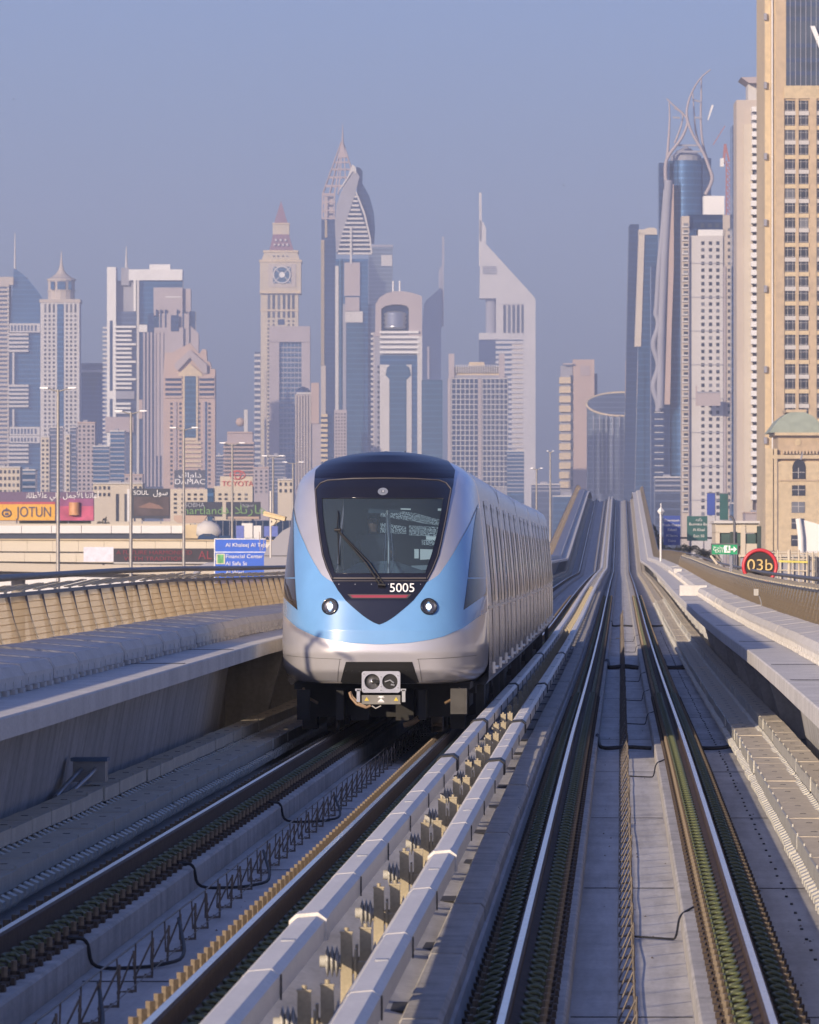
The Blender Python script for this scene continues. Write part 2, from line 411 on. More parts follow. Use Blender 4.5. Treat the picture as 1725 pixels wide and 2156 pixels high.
# ================================================================ power rails
def power_rail(name, lab, xl, xr, z0, zoff, postx, side_):
    e = empty('power_rail', W((xl + xr) / 2, 24, 0), label=lab, cat='power rail', group='covered power rails between the tracks')
    off = Vector(e.location); w = xr - xl; h = w / 2; LL = 4.8
    cv = MB().prism([(-h, .27), (-h, .325), (-h + .035, .355), (h - .04, .365), (h, .335), (h, .225), (h - .012, .225), (h - .012, .32), (-h + .012, .31), (-h + .012, .27)], .012, LL - .012).mesh('rail_cover', M_cover)
    cap = MB().prism([(-h - .012, .22), (-h - .012, .335), (-h + .03, .372), (h - .035, .382), (h + .014, .345), (h + .014, .22)], -.12, .22).mesh('cover_cap', M_cover)
    capd = MB().prism([(-h - .012, .22), (-h - .012, .335), (-h + .03, .372), (h - .035, .382), (h + .014, .345), (h + .014, .22)], -.12, .5).mesh('cover_gap', M_black)
    sp = MB().box(-.035, .035, -.06, .06, .357, .368).mesh('cover_label', M_steel)
    hook = MB().bar((0, 0, .36), (0, 0, .235), .009).mesh('cover_strap', M_black)
    cond = MB()
    z = z0; k = 0
    while z < 330:
        p = Vector(W((xl + xr) / 2, z, 0)) - off; r = (slope(xl, z + 2), 0, 0)
        c = inst('rail_cover', cv, e, p, r)
        if k % 2 == 0: inst('cover_label', sp, c, (.01, 2.4, 0))
        inst('cover_strap', hook, c, (h + .007, .0, -.02))
        if k in (4 + side_,): inst('cover_cap', cap, e, p, r)
        if k in (9, 12, 17, 24): inst('cover_gap', capd, e, p, r)
        z += LL; k += 1
    cb = MB(); sweep(cb, [(xl, .17), (xl, .325), (xl + .035, .355), (xr - .04, .365), (xr, .335), (xr, .17)], z, ZEND)
    cb.v = [tuple(Vector(q) - off) for q in cb.v]; cb.build('rail_cover', M_cover, e)
    cd = MB(); xm = (xl + xr) / 2; sweep(cd, [(xm - .025, .205), (xm - .025, .28), (xm + .025, .28), (xm + .025, .205)], z0, ZEND)
    cd.v = [tuple(Vector(q) - off) for q in cd.v]; cd.build('conductor', M_steel, e)
    # posts with insulators
    post = MB().box(-.032, .032, -.04, .04, -.085, .33).box(-.036, .036, -.045, .045, .33, .34).box(-.055, .055, -.07, .07, -.086, -.07).cyl((0, 0, .33), .014, .03, 6).mesh('post', M_bracket)
    s = side_ or -1
    ins = MB()
    xa = .030
    for q in range(3): ins.tube([(s * (xa + .012 + q * .026), 0, .17), (s * (xa + .024 + q * .026), 0, .17), (s * (xa + .036 + q * .026), 0, .17)], [.045, .092, .045], 14)
    ins.cyl((s * xa if s > 0 else -xa - .12, 0, .17), .035, .12, 10, 'x'); insm = ins.mesh('insulator', M_insul)
    arm = MB().box(*sorted((-s * .032, -s * .15)), -.02, .02, .10, .17).box(*sorted((-s * .045, -s * .057)), -.045, .045, .02, .24).box(*sorted((-s * .05, -s * .12)), -.03, .03, -.05, .0).cyl((-s * .10, -.06, .12), .02, .08, 6, 'y').mesh('arm', M_bracket)
    k = 0
    while True:
        z = z0 + zoff + k * 4.8
        if z > 330: break
        pst = inst('post', post, e, Vector(W(postx, z, 0)) - off)
        inst('insulator', insm, pst); inst('arm', arm, pst); k += 1
    return e
power_rail('a', 'power rail under a pale box cover nearest the train track, left one of the two', -1.84, -1.655, 21.5, 0.0, -1.535, -1)
power_rail('b', 'power rail under a pale box cover nearest the kerb, right one of the two', -1.378, -1.195, 22.3, 0.0, -1.46, 1)
mb = MB()
for z in [35.9 + 4.8 * k for k in range(60)]: pass

# ================================================================ cable trays
def tray(x0, x1, top, lab, flip):
    e = empty('cable_tray', W((x0 + x1) / 2, 24, -.4), label=lab, cat='cable tray', group='cable trays under the walkways')
    off = Vector(e.location); w = (x1 - x0) / 2; xm = (x0 + x1) / 2; LL = 1.9
    inner = -1 if not flip else 1      # side facing the track
    cov = MB().box(-w, w, .022, LL - .022, top - .03, top).box(-w, w, LL - .0215, LL + .0215, top - .03, top - .012, 1).box(-.03, .03, LL * .5 - .03, LL * .5 + .03, top, top + .0035, 1).mesh('tray_cover', [M_tray, M_dark])
    lipm = MB()
    xi = inner * w
    lipm.box(*sorted((xi + inner * .002, xi + inner * .02)), .01, LL - .01, top - .12, top + .005)
    for yy in (.12, .58, 1.04, 1.5):
        xo = xi + inner * .02; xe = xi + inner * .085
        lipm.hexa([(xo, yy, top - .26), (xe, yy, top - .20), (xe, yy + .2, top - .20), (xo, yy + .2, top - .26), (xo, yy, top - .125), (xe, yy, top - .155), (xe, yy + .2, top - .155), (xo, yy + .2, top - .125)])
    lipm.bar((xi + inner * .012, .03, top), (xi + inner * .012, .03, top + .03), .014)
    lip = lipm.mesh('tray_lip', M_traylip)
    k = 0
    while True:
        z = 24 + k * LL
        if z > 300: break
        p = Vector(W(xm, z, 0)) - off + Vector((RND.uniform(-.006, .006), 0, RND.uniform(-.004, .006)))
        c = inst('tray_cover', cov, e, p, (slope(xm, z), RND.uniform(-.012, .012), RND.uniform(-.006, .006)))
        inst('tray_lip', lip, c); k += 1
    b = MB(); sweep(b, [(x0, -.395), (x0, top - .001), (x1, top - .001), (x1, -.395)], 24 + k * LL, ZEND)
    b.v = [tuple(Vector(q) - off) for q in b.v]; b.build('tray_run', M_tray, e)
    b = MB(); xs = sorted((xm - inner * w * .9, xm - inner * w)); sweep(b, [(xs[0], -.395), (xs[0], top - .036), (xs[1], top - .035), (xs[1], -.395)], 24, 24 + k * LL)
    b.v = [tuple(Vector(q) - off) for q in b.v]; b.build('tray_back', M_traylip, e)
tray(1.62, 1.96, -.05, 'right lower cable tray, beside the floor of the empty track, plank covers end to end', False)
tray(2.02, 2.28, .10, 'right upper cable tray, tucked under the walkway by the wall', False)
tray(MX(1.96), MX(1.62), -.05, 'left lower cable tray in deep shade beside the train track', True)
tray(MX(2.28), MX(2.02), .10, 'left upper cable tray in shade under the walkway, below a junction box', True)

# ================================================================ coping blocks
def coping(sgn, lab):
    m = (lambda x: x) if sgn > 0 else (lambda x: MX(x) - (.3 if x > 2.9 else 0))
    e = empty('coping', W(m(2.7), 20, 1.06), label=lab, cat='coping', group='block copings along the walkways')
    off = Vector(e.location); LL = 3.0
    o = m(2.7)
    pr = [(m(2.5) - o, .05), (m(2.5) - o, .16), (m(2.555) - o, .25), (m(3.05) - o, .31), (m(3.05) - o, .05)]
    blk = MB().prism(pr, .04, LL - .04)
    ft = []
    for y in (.35, 1.1, 1.85, 2.6):
        blk.box(*sorted((m(2.47) - o, m(2.62) - o)), y - .12, y + .12, .0, .049)
        xx = m(2.496) - o; blk.box(xx - .004, xx + .004, y - .01, y + .01, .05, .12)
    me = blk.mesh('coping_block', M_conc)
    k = 0
    while True:
        z = 20 + k * LL
        if z > 330: break
        if sgn > 0 and (abs(z - 182) < 1.6): 
            z += .0
        p = Vector(W(m(2.7), z, 1.062)) - off + Vector((RND.uniform(-.008, .008), 0, RND.uniform(0, .006)))
        inst('coping_block', me, e, p, (slope(m(2.7), z + 1.5) + math.atan((dl(z + 3) - dl(z)) / 3) * (sgn < 0) * 0, RND.uniform(-.01, .01), RND.uniform(-.004, .004))); k += 1
    b = MB(); sweep(b, [(m(2.5), 1.065), (m(2.5), 1.24), (m(2.555), 1.34), (m(3.05), 1.40), (m(3.05), 1.065)], 20 + k * LL, ZEND)
    b.v = [tuple(Vector(q) - off) for q in b.v]; b.build('coping_run', M_conc, e)
coping(1, 'faceted coping blocks along the right walkway, in full sun')
coping(-1, 'faceted coping blocks along the left walkway, grey in the shade')

# ================================================================ parapets
def parapet(sgn, lab):
    m = (lambda x: x) if sgn > 0 else (lambda x: MX(x) - .3)
    e = empty('parapet', W(m(3.1), 20, 1.06), label=lab, cat='parapet', group='gold mesh parapets on the viaduct edges')
    off = Vector(e.location); LL = 2.0; o = m(3.1)
    a, b = (m(3.07) - o, 0.29), (m(3.22) - o, .79)
    q = sgn * .02
    pan = MB().hexa([(a[0], .05, a[1]), (a[0] + q, .05, a[1]), (a[0] + q, LL - .05, a[1]), (a[0], LL - .05, a[1]),
                     (b[0], .05, b[1]), (b[0] + q, .05, b[1]), (b[0] + q, LL - .05, b[1]), (b[0], LL - .05, b[1])])
    for j in range(1, 7):
        t = j / 7; x = a[0] + (b[0] - a[0]) * t; zz = a[1] + (b[1] - a[1]) * t
        pan.box(x - .006, x + .006, .05, LL - .05, zz - .004, zz + .004, 0)
    pme = pan.mesh('mesh_panel', M_gold)
    post = MB().bar((a[0], 0, a[1] - .25), (b[0], 0, b[1]), .05, .035).mesh('parapet_post', M_railtube)
    lo = MB().box(*sorted((b[0] - .018, b[0] + .018)), 0, LL, b[1] - .005, b[1] + .035).mesh('mid_rail', M_railtube)
    sl = MB()
    cx, cz_ = b[0] + sgn * .02, b[1] + .045; dx, dz = m(3.48) - o, .915
    wv = sgn * .074
    sl.hexa([(cx, 0, cz_), (cx + wv, 0, cz_ + .0), (dx, 6.4, dz - .03), (dx - wv, 6.4, dz - .03), (cx, 0, cz_ + .012), (cx + wv, 0, cz_ + .012), (dx, 6.4, dz - .018), (dx - wv, 6.4, dz - .018)])
    sl.bar((cx, 0, cz_ - .05), (cx, 0, cz_ + .02), .03)
    slm = sl.mesh('louvre_slat', M_slat)
    k = 0
    while True:
        z = 20 + k * LL
        if z > 340: break
        p = Vector(W(m(3.1), z, 1.06)) - off; r = (slope(m(3.1), z + 1) + (math.atan(.18 / 45) if sgn < 0 and 48 < z < 93 else 0), 0, 0)
        pp = inst('mesh_panel', pme, e, p, r)
        ps = inst('parapet_post', post, e, p, r); inst('mid_rail', lo, e, p, r)
        inst('louvre_slat', slm, e, p + Vector((0, 0, RND.uniform(-.006, .006))), r)
        k += 1
    # top rail
    tr = MB(); x = m(3.5); n = 8
    sweep(tr, [(x + .04 * math.cos(i * math.pi / 4), 2.035 + .04 * math.sin(i * math.pi / 4)) for i in range(8)], 20, ZEND, smooth=True)
    tr.v = [tuple(Vector(v) - off) for v in tr.v]; tr.build('top_rail', M_railtube, e)
    b2 = MB(); sweep(b2, [(m(3.05), 1.35), (m(3.22), 1.9), (m(3.5), 2.03), (m(3.46), 1.0), (m(3.1), .9)], 20 + k * LL, ZEND)
    b2.v = [tuple(Vector(v) - off) for v in b2.v]; b2.build('parapet_run', M_gold, e)
parapet(1, 'right parapet of gold mesh panels with a dark top rail, sunlit inner face')
parapet(-1, 'left parapet of gold mesh panels, light coming through them and through the louvres on top')

# ================================================================ wire guards and cables
def guard(x, lab, zstart, zend, step, flip):
    e = empty('cable_guard', W(x, 24, -.4), label=lab, cat='cable guard', group='thin wire guards on the deck floor')
    off = Vector(e.location)
    g = MB(); r = .0085
    g.tube([(.0, 0, .0), (0, 0, .26)], r, 5); g.tube([(-.11, 0, .0), (0, 0, .01)], r, 5); g.tube([(-.11, 0, .0), (-.005, 0, .24)], r * .8, 5)
    g.cyl((0, 0, .08), .013, .02, 6); g.cyl((0, 0, .17), .013, .02, 6); g.box(-.05, -.03, -.01, .01, .0, .025)
    g.tube([(-.11, 0, 0), (-.11, 0, .22)], r * .7, 5) if flip == 0 else None
    me = g.mesh('wire_bracket', M_wire)
    z = zstart
    while z < zend:
        inst('wire_bracket', me, e, Vector(W(x, z, -.397)) - off, (0, RND.uniform(-.05, .05), RND.uniform(-.15, .15))); z += step
    for dx, dz, rr in (((-.11, .22, .007), (.0, .05, .004)) if flip == 0 else ((-.11, .03, .005), (.0, .04, .005))):
        pts = []; z = zstart - 10
        while z < min(zend + 250, 560):
            pts.append(Vector(W(x + dx + RND.uniform(-.004, .004), z, -.397 + dz + RND.uniform(-.012, .006))) - off); z += 2.1
        MB().tube(pts, rr, 5).build('guard_wire', M_wire, e)
    return e
guard(-3.03, 'row of thin upright wire brackets on the train track floor, leading under the train', 33, 170, 1.4, 0)
guard(.09, 'bundle of rusty wire brackets along the middle of the empty track', 33, 270, 1.25, 1)
def cable(pts, r, lab, grp=None, mt=None):
    # round the corners of a polyline
    P_ = [Vector(W(*p)) for p in pts]; out = [P_[0]]
    for a, b, c in zip(P_, P_[1:], P_[2:]):
        for t in (.0, .25, .5, .75, 1.):
            p1 = b + (a - b) * .35; p2 = b + (c - b) * .35
            out.append(p1 * (1 - t) ** 2 + b * 2 * t * (1 - t) + p2 * t * t)
    out.append(P_[-1])
    o = MB().tube(out, r, 7).build('cable', mt or M_black)
    c = P_[0]; o.data.transform(Matrix.Translation(-c)); o.location = c
    return tag(o, lab, 'cable', grp)
for z, r in ((93, .03), (160, .06), (238, .035)):
    cable([(-.34, z + 1, -.2), (-.30, z, -.37), (.1, z, -.37 + r), (.45, z, -.36)], r, 'black cable laid across the floor of the empty track, ' + {93: 'nearest crossing', 160: 'thickest crossing, in the train shadow', 238: 'farthest crossing'}[z])
    cable([(1.07, z + 2, -.2), (1.12, z, -.36), (1.4, z, -.36), (1.62, z, -.33)], r, 'black cable crossing the floor to the right cable tray, ' + {93: 'nearest crossing', 160: 'middle crossing', 238: 'farthest crossing'}[z])
names = ['nearest', 'second nearest', 'third', 'fourth', 'fifth', 'sixth', 'seventh', 'farthest']
for q, z in enumerate((36.5, 49, 82, 108, 126, 145, 185, 205)):
    cable([(.11, z, -.38), (.36, z - .2, -.385), (.42, z - .3, -.38), (.45, z + .1, -.22), (.56, z + .6, -.19)], .009,
          'thin cable looping from the wire guard up to the right rail plinth, %s one' % names[q], 'thin cable loops beside the right rail')
for q, (z, l) in enumerate(((35.2, 4), (42, 5.), (52.5, 6.), (66, 7.))):
    cable([(-3.62, z - .1, -.17), (-3.5, z, -.18), (-3.47, z, -.38), (-3.10, z + .3, -.385), (-2.9, z + .8, -.36), (-3.05, z + 2.2, -.17)], .013,
          'black cable hanging from the left rail plinth down to the floor, %s one' % names[q], 'black cable loops on the train track')
# yellow plate, stones, floor bolts
MB().box(-.11, .11, -.5, .5, 0, .012).build('marker_plate', mat('yellow_marker', (.38, .26, .05), .6, var=.25, scale=8), None, W(-.05, 212, -.396), label='small dull yellow plate on the floor of the empty track', cat='plate')
fb = MB()
z = 34.0
while z < 230:
    for xx in (1.13, 1.42):
        fb_x = xx + RND.uniform(-.01, .01); p = W(fb_x, z + RND.uniform(-.2, .2), -.399); fb.box(p[0] - .012, p[0] + .012, p[1] - .05, p[1] + .05, p[2], p[2] + .012)
    z += 1.15
fb.build('floor_studs', M_black, kind='stuff')
db = MB()
for _ in range(160):
    xx = RND.choice([RND.uniform(-.3, .45), RND.uniform(1.1, 1.6), RND.uniform(-3.4, -2.5), RND.uniform(-1.65, -1.25)]); zz = RND.uniform(34, 110)
    p = W(xx, zz, -.399); s = RND.uniform(.004, .014)
    db.add([(p[0] + s * math.cos(a) * RND.uniform(.6, 1.3), p[1] + 2 * s * math.sin(a), p[2]) for a in (0, 1.2, 2.4, 3.6, 4.8)] + [(p[0], p[1], p[2] + s)], [(0, 1, 5), (1, 2, 5), (2, 3, 5), (3, 4, 5), (4, 0, 5)])
db.build('grit', mat('grit', (.12, .1, .08), .9, var=.4, scale=20), kind='stuff')
# unseen mast beyond the left parapet, added to throw a shadow across the train's bumper
e = empty('shadow_mast', (-8.66, 77, 0), label='slim unseen mast with a slanting arm beyond the left parapet, added for its shadow', cat='mast')
zt_ = T(-3.2, 77, 0)
MB().tube([(0, 0, 0), (0, 0, zt_ + 3.78)], .05, 8).build('pole', M_steel, e)
MB().bar((-.55, 0, zt_ + 4.22), (.75, 0, zt_ + 3.52), .045).build('arm', M_steel, e); MB().bar((0, 0, zt_ + 3.75), (.28, 0, zt_ + 3.9), .05).build('stub_bar', M_steel, e)
# junction box under the left walkway
e = empty('junction_box', W(-5.22, 63, .14), label='grey electrical box with a blue lid and conduits under the left walkway', cat='junction box')
MB().box(-.16, .16, -.15, .15, .0, .2).build('box', M_steel, e)
MB().box(-.18, .18, -.18, .18, .2, .235).build('lid', mat('blue_lid', (.10, .17, .28), .5), e)
MB().tube([(-.08, -.16, .12), (-.1, -.5, .08), (-.2, -.9, -.05), (-.2, -1.6, -.1)], .025, 7).tube([(.06, -.16, .12), (.04, -.5, .08), (-.08, -.9, -.05), (-.1, -1.6, -.1)], .025, 7).build('conduit', M_steel, e)
# cable clipped to the web wall
cable([(-5.42, 50, .86), (-5.44, 49.5, .5), (-5.5, 49.5, .1), (-5.56, 46.4, -.3)], .008, 'thin cable hanging down the left web wall')
# box steps on the right coping
for z, lab in ((207, 'raised concrete cable pit across the right coping, near one'), (292, 'raised concrete cable pit across the right coping, far one')):
    MB().box(-.72 if z < 250 else -.2, .15, -.8, .8, 0, .33 if z < 250 else .2).build('cable_pit', M_conc, None, W(2.62, z, 1.065 if z < 250 else 1.25), label=lab, cat='cable pit')
# little camera posts behind the coping
for z, lab in ((136, 'small white lamp head on a bent post behind the right coping'),):
    e = empty('bent_lamp', W(2.98, z, 1.35), label=lab, cat='lamp')
    MB().tube([(0, 0, -.1), (0, 0, .12), (-.04, 0, .25), (-.1, 0, .32)], .012, 6).build('post', M_steel, e)
    MB().box(-.16, -.06, -.05, .05, .26, .4).build('head', M_insul, e)
# ================================================================ the train
TX, TY = -3.20, 84.9
def TZ(z): return T(TX, z, 0)
M_sil = mat('silver_paint', (.58, .57, .60), .28, .45, var=.06, scale=1.5, coat=.6)
M_blue = mat('sky_blue_paint', (.15, .33, .60), .25, .0, var=.05, scale=2.5, coat=.7)
M_mask = mat('black_gloss', (.012, .012, .018), .12, var=.1, scale=2, coat=.5)
M_body = mat('train_side_steel', (.74, .68, .62), .27, .8, var=.06, scale=1.2, fine=5)
M_seal = mat('rubber_seal', (.05, .045, .045), .6)
M_under = mat('underframe_black', (.007, .007, .008), .7, var=.4, scale=4)
M_under2 = mat('underframe_grey', (.05, .048, .045), .6, .2, var=.3, scale=5)
M_wheel = mat('wheel_tread', (.55, .5, .44), .25, 1.)
M_white = mat('white_lettering', (.80, .80, .80), .5)
M_red = mat('red_reflector', (.30, .05, .075), .25, coat=.5)
M_lamp = mat('headlamp_lens', (.8, .85, .9), .15, emit=(.9, .95, 1., 1.2))
M_bowl = mat('lamp_bowl', (.10, .10, .12), .25, .6)
M_alu = mat('cast_aluminium', (.66, .66, .68), .28, .9, var=.06, scale=8)
M_int = mat('cab_interior', (.06, .09, .13), .8)
M_intl = mat('cab_panel', (.16, .22, .28), .6)
def glass(name, tintc, fac=.8, rough=.03):
    m = bpy.data.materials.new(name); m.use_nodes = True; N = m.node_tree.nodes; L = m.node_tree.links
    N.remove(N['Principled BSDF']); o = N['Material Output']
    t = N.new('ShaderNodeBsdfTransparent'); t.inputs[0].default_value = tintc + (1,)
    g = N.new('ShaderNodeBsdfGlossy'); g.inputs[0].default_value = (.8, .85, .9, 1); g.inputs[1].default_value = rough
    fr = N.new('ShaderNodeFresnel'); fr.inputs[0].default_value = 1.5; mx = N.new('ShaderNodeMixShader')
    ns = N.new('ShaderNodeTexNoise'); ns.inputs['Scale'].default_value = .6
    bp = N.new('ShaderNodeBump'); bp.inputs['Strength'].default_value = .05; bp.inputs['Distance'].default_value = .05
    L.new(ns.outputs[0], bp.inputs['Height']); L.new(bp.outputs[0], g.inputs['Normal'])
    df = N.new('ShaderNodeBsdfDiffuse'); df.inputs[0].default_value = (.30, .42, .55, 1); md = N.new('ShaderNodeMixShader'); md.inputs[0].default_value = .10      # bluish film painting in the reflection on the glass
    L.new(t.outputs[0], md.inputs[1]); L.new(df.outputs[0], md.inputs[2])
    L.new(fr.outputs[0], mx.inputs[0]); L.new(md.outputs[0], mx.inputs[1]); L.new(g.outputs[0], mx.inputs[2]); L.new(mx.outputs[0], o.inputs[0])
    MATS[name] = m; return m
M_wind = glass('windscreen_glass', (.42, .52, .60))
M_side = mat('side_glass_brown', (.055, .042, .034), .07, .1, var=.6, scale=.8)

# half width of the body as a function of height above rail
HWT = [(.69, 1.04), (.72, 1.20), (.80, 1.29), (.90, 1.335), (1.2, 1.352), (1.66, 1.345), (2.1, 1.325), (2.55, 1.285), (2.9, 1.25), (3.2, 1.215), (3.36, 1.185),
       (3.46, 1.14), (3.55, 1.06), (3.62, .96), (3.68, .84), (3.73, .68), (3.77, .50), (3.80, .30), (3.815, .001)]
def interp(tab, t):
    if t <= tab[0][0]: return tab[0][1]
    for (a, p), (b, q) in zip(tab, tab[1:]):
        if t <= b: return p + (q - p) * (t - a) / (b - a)
    return tab[-1][1]
HWT = [(t, w * 1.03) for t, w in HWT]
def hw(t): return interp(HWT, t)
Y0T = [(.69, .24), (.86, .06), (1.1, .0), (1.4, .02), (1.8, .12), (2.2, .30), (2.6, .54), (3.0, .86), (3.3, 1.18), (3.5, 1.48), (3.65, 1.8), (3.75, 2.15), (3.815, 2.7)]
NOSE = 3.3
PEXP = [(.69, .48), (2.0, .52), (3.0, .60), (3.4, .70), (3.815, 1.0)]
def yf(x, t):
    """distance of the nose skin behind the coupler face"""
    h = hw(t); y0 = interp(Y0T, t); s = min(1., abs(x) / h) if h > .01 else 0
    p = interp(PEXP, t); e = 2 / p
    k = (1 - s ** e) ** (p / 2 * 1.0) if s < 1 else 0
    bow = .10 * s * s
    return y0 + bow + (NOSE - y0 - bow) * (1 - k) ** 1.0
def skin(t0, t1, xl, xr, nt, nx, off, name, mt, parent, endw=1.0):
    """patch of nose skin between lateral curves xl(t), xr(t), standing off the shell by off"""
    mb = MB(); vs = []
    for i in range(nt + 1):
        t = t0 + (t1 - t0) * i / nt; a, b = xl(t), xr(t); b = max(b, a + 1e-4)
        for j in range(nx + 1):
            x = a + (b - a) * j / nx
            e = .004; dx = (yf(min(x + e, hw(t) * .999), t) - yf(max(x - e, -hw(t) * .999), t)) / (2 * e)
            dt = (yf(x, min(t + e, 3.81)) - yf(x, max(t - e, .695))) / (2 * e)
            n = Vector((dx, -1, dt)).normalized()
            p = Vector((x, yf(x, t), t)) + n * off; vs.append(p)
    w = nx + 1
    fs = [(i * w + j, i * w + j + 1, (i + 1) * w + j + 1, (i + 1) * w + j) for i in range(nt) for j in range(nx)]
    mb.add(vs, fs, 0, True); me = mb.mesh(name, mt)
    return inst(name, me, parent)
train = empty('metro_train', (TX, TY, TZ(TY)), label='blue and silver metro train with a black windscreen mask coming along the left track', cat='train')
CUT = lambda t: .44 + (.985 - t) * .3
# front shell, outer bow sampled by angle so the corners stay smooth
def shell():
    mb = MB(); vs = []; NT, NA = 110, 96; ts = []
    for i in range(NT + 1):
        ts.append(.69 + (3.815 - .69) * (i / NT) ** 1.0)
    for t in ts:
        for j in range(NA + 1):
            a = -math.pi / 2 + math.pi * j / NA; h = hw(t); p = interp(PEXP, t)
            x = h * math.copysign(abs(math.sin(a)) ** p, a) if j not in (0, NA) else math.copysign(h, a)
            y0 = interp(Y0T, t); s = min(1, abs(x) / h); bow = .10 * s * s
            y = y0 + bow + (NOSE - y0 - bow) * (1 - abs(math.cos(a)) ** p)
            if j in (0, NA): y = NOSE
            vs.append((x, y, t))
    w = NA + 1; fs = []
    for i in range(NT):
        for j in range(NA):
            xm = (vs[i * w + j][0] + vs[i * w + j + 1][0]) / 2; tm = (ts[i] + ts[i + 1]) / 2
            pass
            fs.append((i * w + j, i * w + j + 1, (i + 1) * w + j + 1, (i + 1) * w + j))
    # leave out the windscreen opening
    keep = []
    for f in fs:
        c = [sum(vs[k][q] for k in f) / 4 for q in range(3)]
        if 2.11 < c[2] < 3.20 and abs(c[0]) < GLS(c[2]) + .035: continue
        keep.append(f)
    mb.add(vs, keep, 0, True)
    return mb
GLS = lambda t: interp([(2.148, .600), (2.4, .68), (2.66, .742), (2.9, .782), (3.157, .812)], t)
MSK = lambda t: interp([(1.475, 0.0), (1.50, .07), (1.55, .155), (1.60, .225), (1.70, .345), (1.797, .452), (1.93, .555), (2.07, .640), (2.22, .715), (2.386, .775), (2.58, .815), (2.75, .845),
                        (3.0, .885), (3.18, .908), (3.36, .935), (3.55, .945), (3.68, .84), (3.73, .68), (3.77, .50), (3.80, .30), (3.815, .001)], t)
sh = shell().build('nose_shell', M_sil, train)
# black mask around the glass
skin(1.475, 2.148, lambda t: -MSK(t), lambda t: MSK(t), 40, 40, .014, 'lower_mask', M_mask, train)
skin(2.148, 3.157, lambda t: -MSK(t), lambda t: -GLS(t), 40, 5, .014, 'mask_side', M_mask, train)
skin(2.148, 3.157, lambda t: GLS(t), lambda t: MSK(t), 40, 5, .014, 'mask_side', M_mask, train)
skin(3.157, 3.43, lambda t: -MSK(t), lambda t: MSK(t), 16, 40, .014, 'upper_mask', M_mask, train)
skin(3.43, 3.812, lambda t: -min(MSK(t), hw(t) * .97), lambda t: min(MSK(t), hw(t) * .97), 40, 40, .0145, 'roof_cap', mat('roof_cap_gloss', (.008, .008, .018), .28, spec=.2), train)
ws = skin(2.148, 3.157, lambda t: -GLS(t), lambda t: GLS(t), 30, 36, .004, 'windscreen', M_wind, train)
# blue band
BB = lambda t: interp([(1.215, .02), (1.235, .40), (1.275, .66), (1.32, .85), (1.43, 1.10), (1.55, 1.26), (1.66, 1.42), (4, 1.5)], t)
INN = lambda t: interp([(1.0, 0), (2.035, .62), (2.08, .70), (2.14, .78), (2.295, .884), (2.43, .965), (2.567, 1.034), (2.72, 1.115), (2.862, 1.18), (3.02, 1.235), (3.12, 1.262)], t)
def bout(t): return min(BB(t), hw(t) * .9965)
skin(1.217, 1.48, lambda t: -bout(t), lambda t: bout(t), 36, 80, .008, 'blue_band', M_blue, train)
for s in (-1, 1):
    def lo_(t): return max(MSK(t) - .004, INN(t) if t > 2.035 else 0)
    f1 = lambda t: min(lo_(t), bout(t) - .001); f2 = bout
    if s > 0: skin(1.48, 3.11, f1, f2, 110, 50, .008, 'blue_flank', M_blue, train)
    else: skin(1.48, 3.11, lambda t: -f2(t), lambda t: -f1(t), 110, 50, .008, 'blue_flank', M_blue, train)
    # side window of the nose
    wl_ = lambda t: interp([(1.67, 1.10), (1.9, 1.13), (2.1, 1.15), (2.34, 1.172), (2.6, 1.195), (2.85, 1.22), (3.04, 1.243)], t)
    top = lambda t: hw(t) * .9975
    bot = lambda t: interp([(1.66, 1.09), (1.88, 1.39), (5, 2)], t)
    g2 = lambda t: min(top(t), bot(t))
    for nm, ta, tb, m_ in (('nose_side_window', 2.10, 3.04, M_side), ('nose_side_panel', 1.67, 2.085, M_side)):
        if s > 0: w_ = skin(ta, tb, wl_, g2, 40, 30, .012, nm, m_, train)
        else: w_ = skin(ta, tb, lambda t: -g2(t), lambda t: -wl_(t), 40, 30, .012, nm, m_, train)
# seals and trims that follow the skin
def on(x, t, off=.02):
    e = .004; x = max(-hw(t) * .995, min(hw(t) * .995, x))
    dx = (yf(min(x + e, hw(t) * .999), t) - yf(max(x - e, -hw(t) * .999), t)) / (2 * e); dt = (yf(x, t + e) - yf(x, t - e)) / (2 * e)
    n = Vector((dx, -1, dt)).normalized(); return Vector((x, yf(x, t), t)) + n * off
def skin_tube(pts, r, name, mt, off=.018, parent=None):
    out = []
    for (a, b), (c, d) in zip(pts, pts[1:]):
        for k in range(6): out.append(on(a + (c - a) * k / 6, b + (d - b) * k / 6, off))
    out.append(on(*pts[-1], off)); return MB().tube(out, r, 6).build(name, mt, parent or train)
fr = [(-(MSK(t) - .018), t) for t in (2.08, 2.2, 2.386, 2.6, 2.8, 3.0, 3.15, 3.28)] + [(-.84, 3.365), (-.75, 3.40), (-.4, 3.42), (0, 3.425), (.4, 3.42), (.75, 3.40), (.84, 3.365)] + [((MSK(t) - .018), t) for t in (3.28, 3.15, 3.0, 2.8, 2.6, 2.386, 2.2, 2.08)]
M_seal2 = mat('frame_seal_grey', (.10, .09, .09), .5)
skin_tube(fr, .0075, 'mask_seal', M_seal2)
skin_tube([(-.61, 2.085), (0, 2.085), (.61, 2.085)], .013, 'mask_sill', M_seal2)
skin_tube([(-.63, 2.05), (0, 2.05), (.63, 2.05)], .005, 'mask_sill', M_seal2)
gl = [(-GLS(t), t) for t in (3.157, 2.9, 2.66, 2.4, 2.148)] + [(GLS(t), t) for t in (2.148, 2.4, 2.66, 2.9, 3.157)] + [(-GLS(3.157), 3.157)]
skin_tube(gl, .006, 'glass_seal', M_mask, .016)
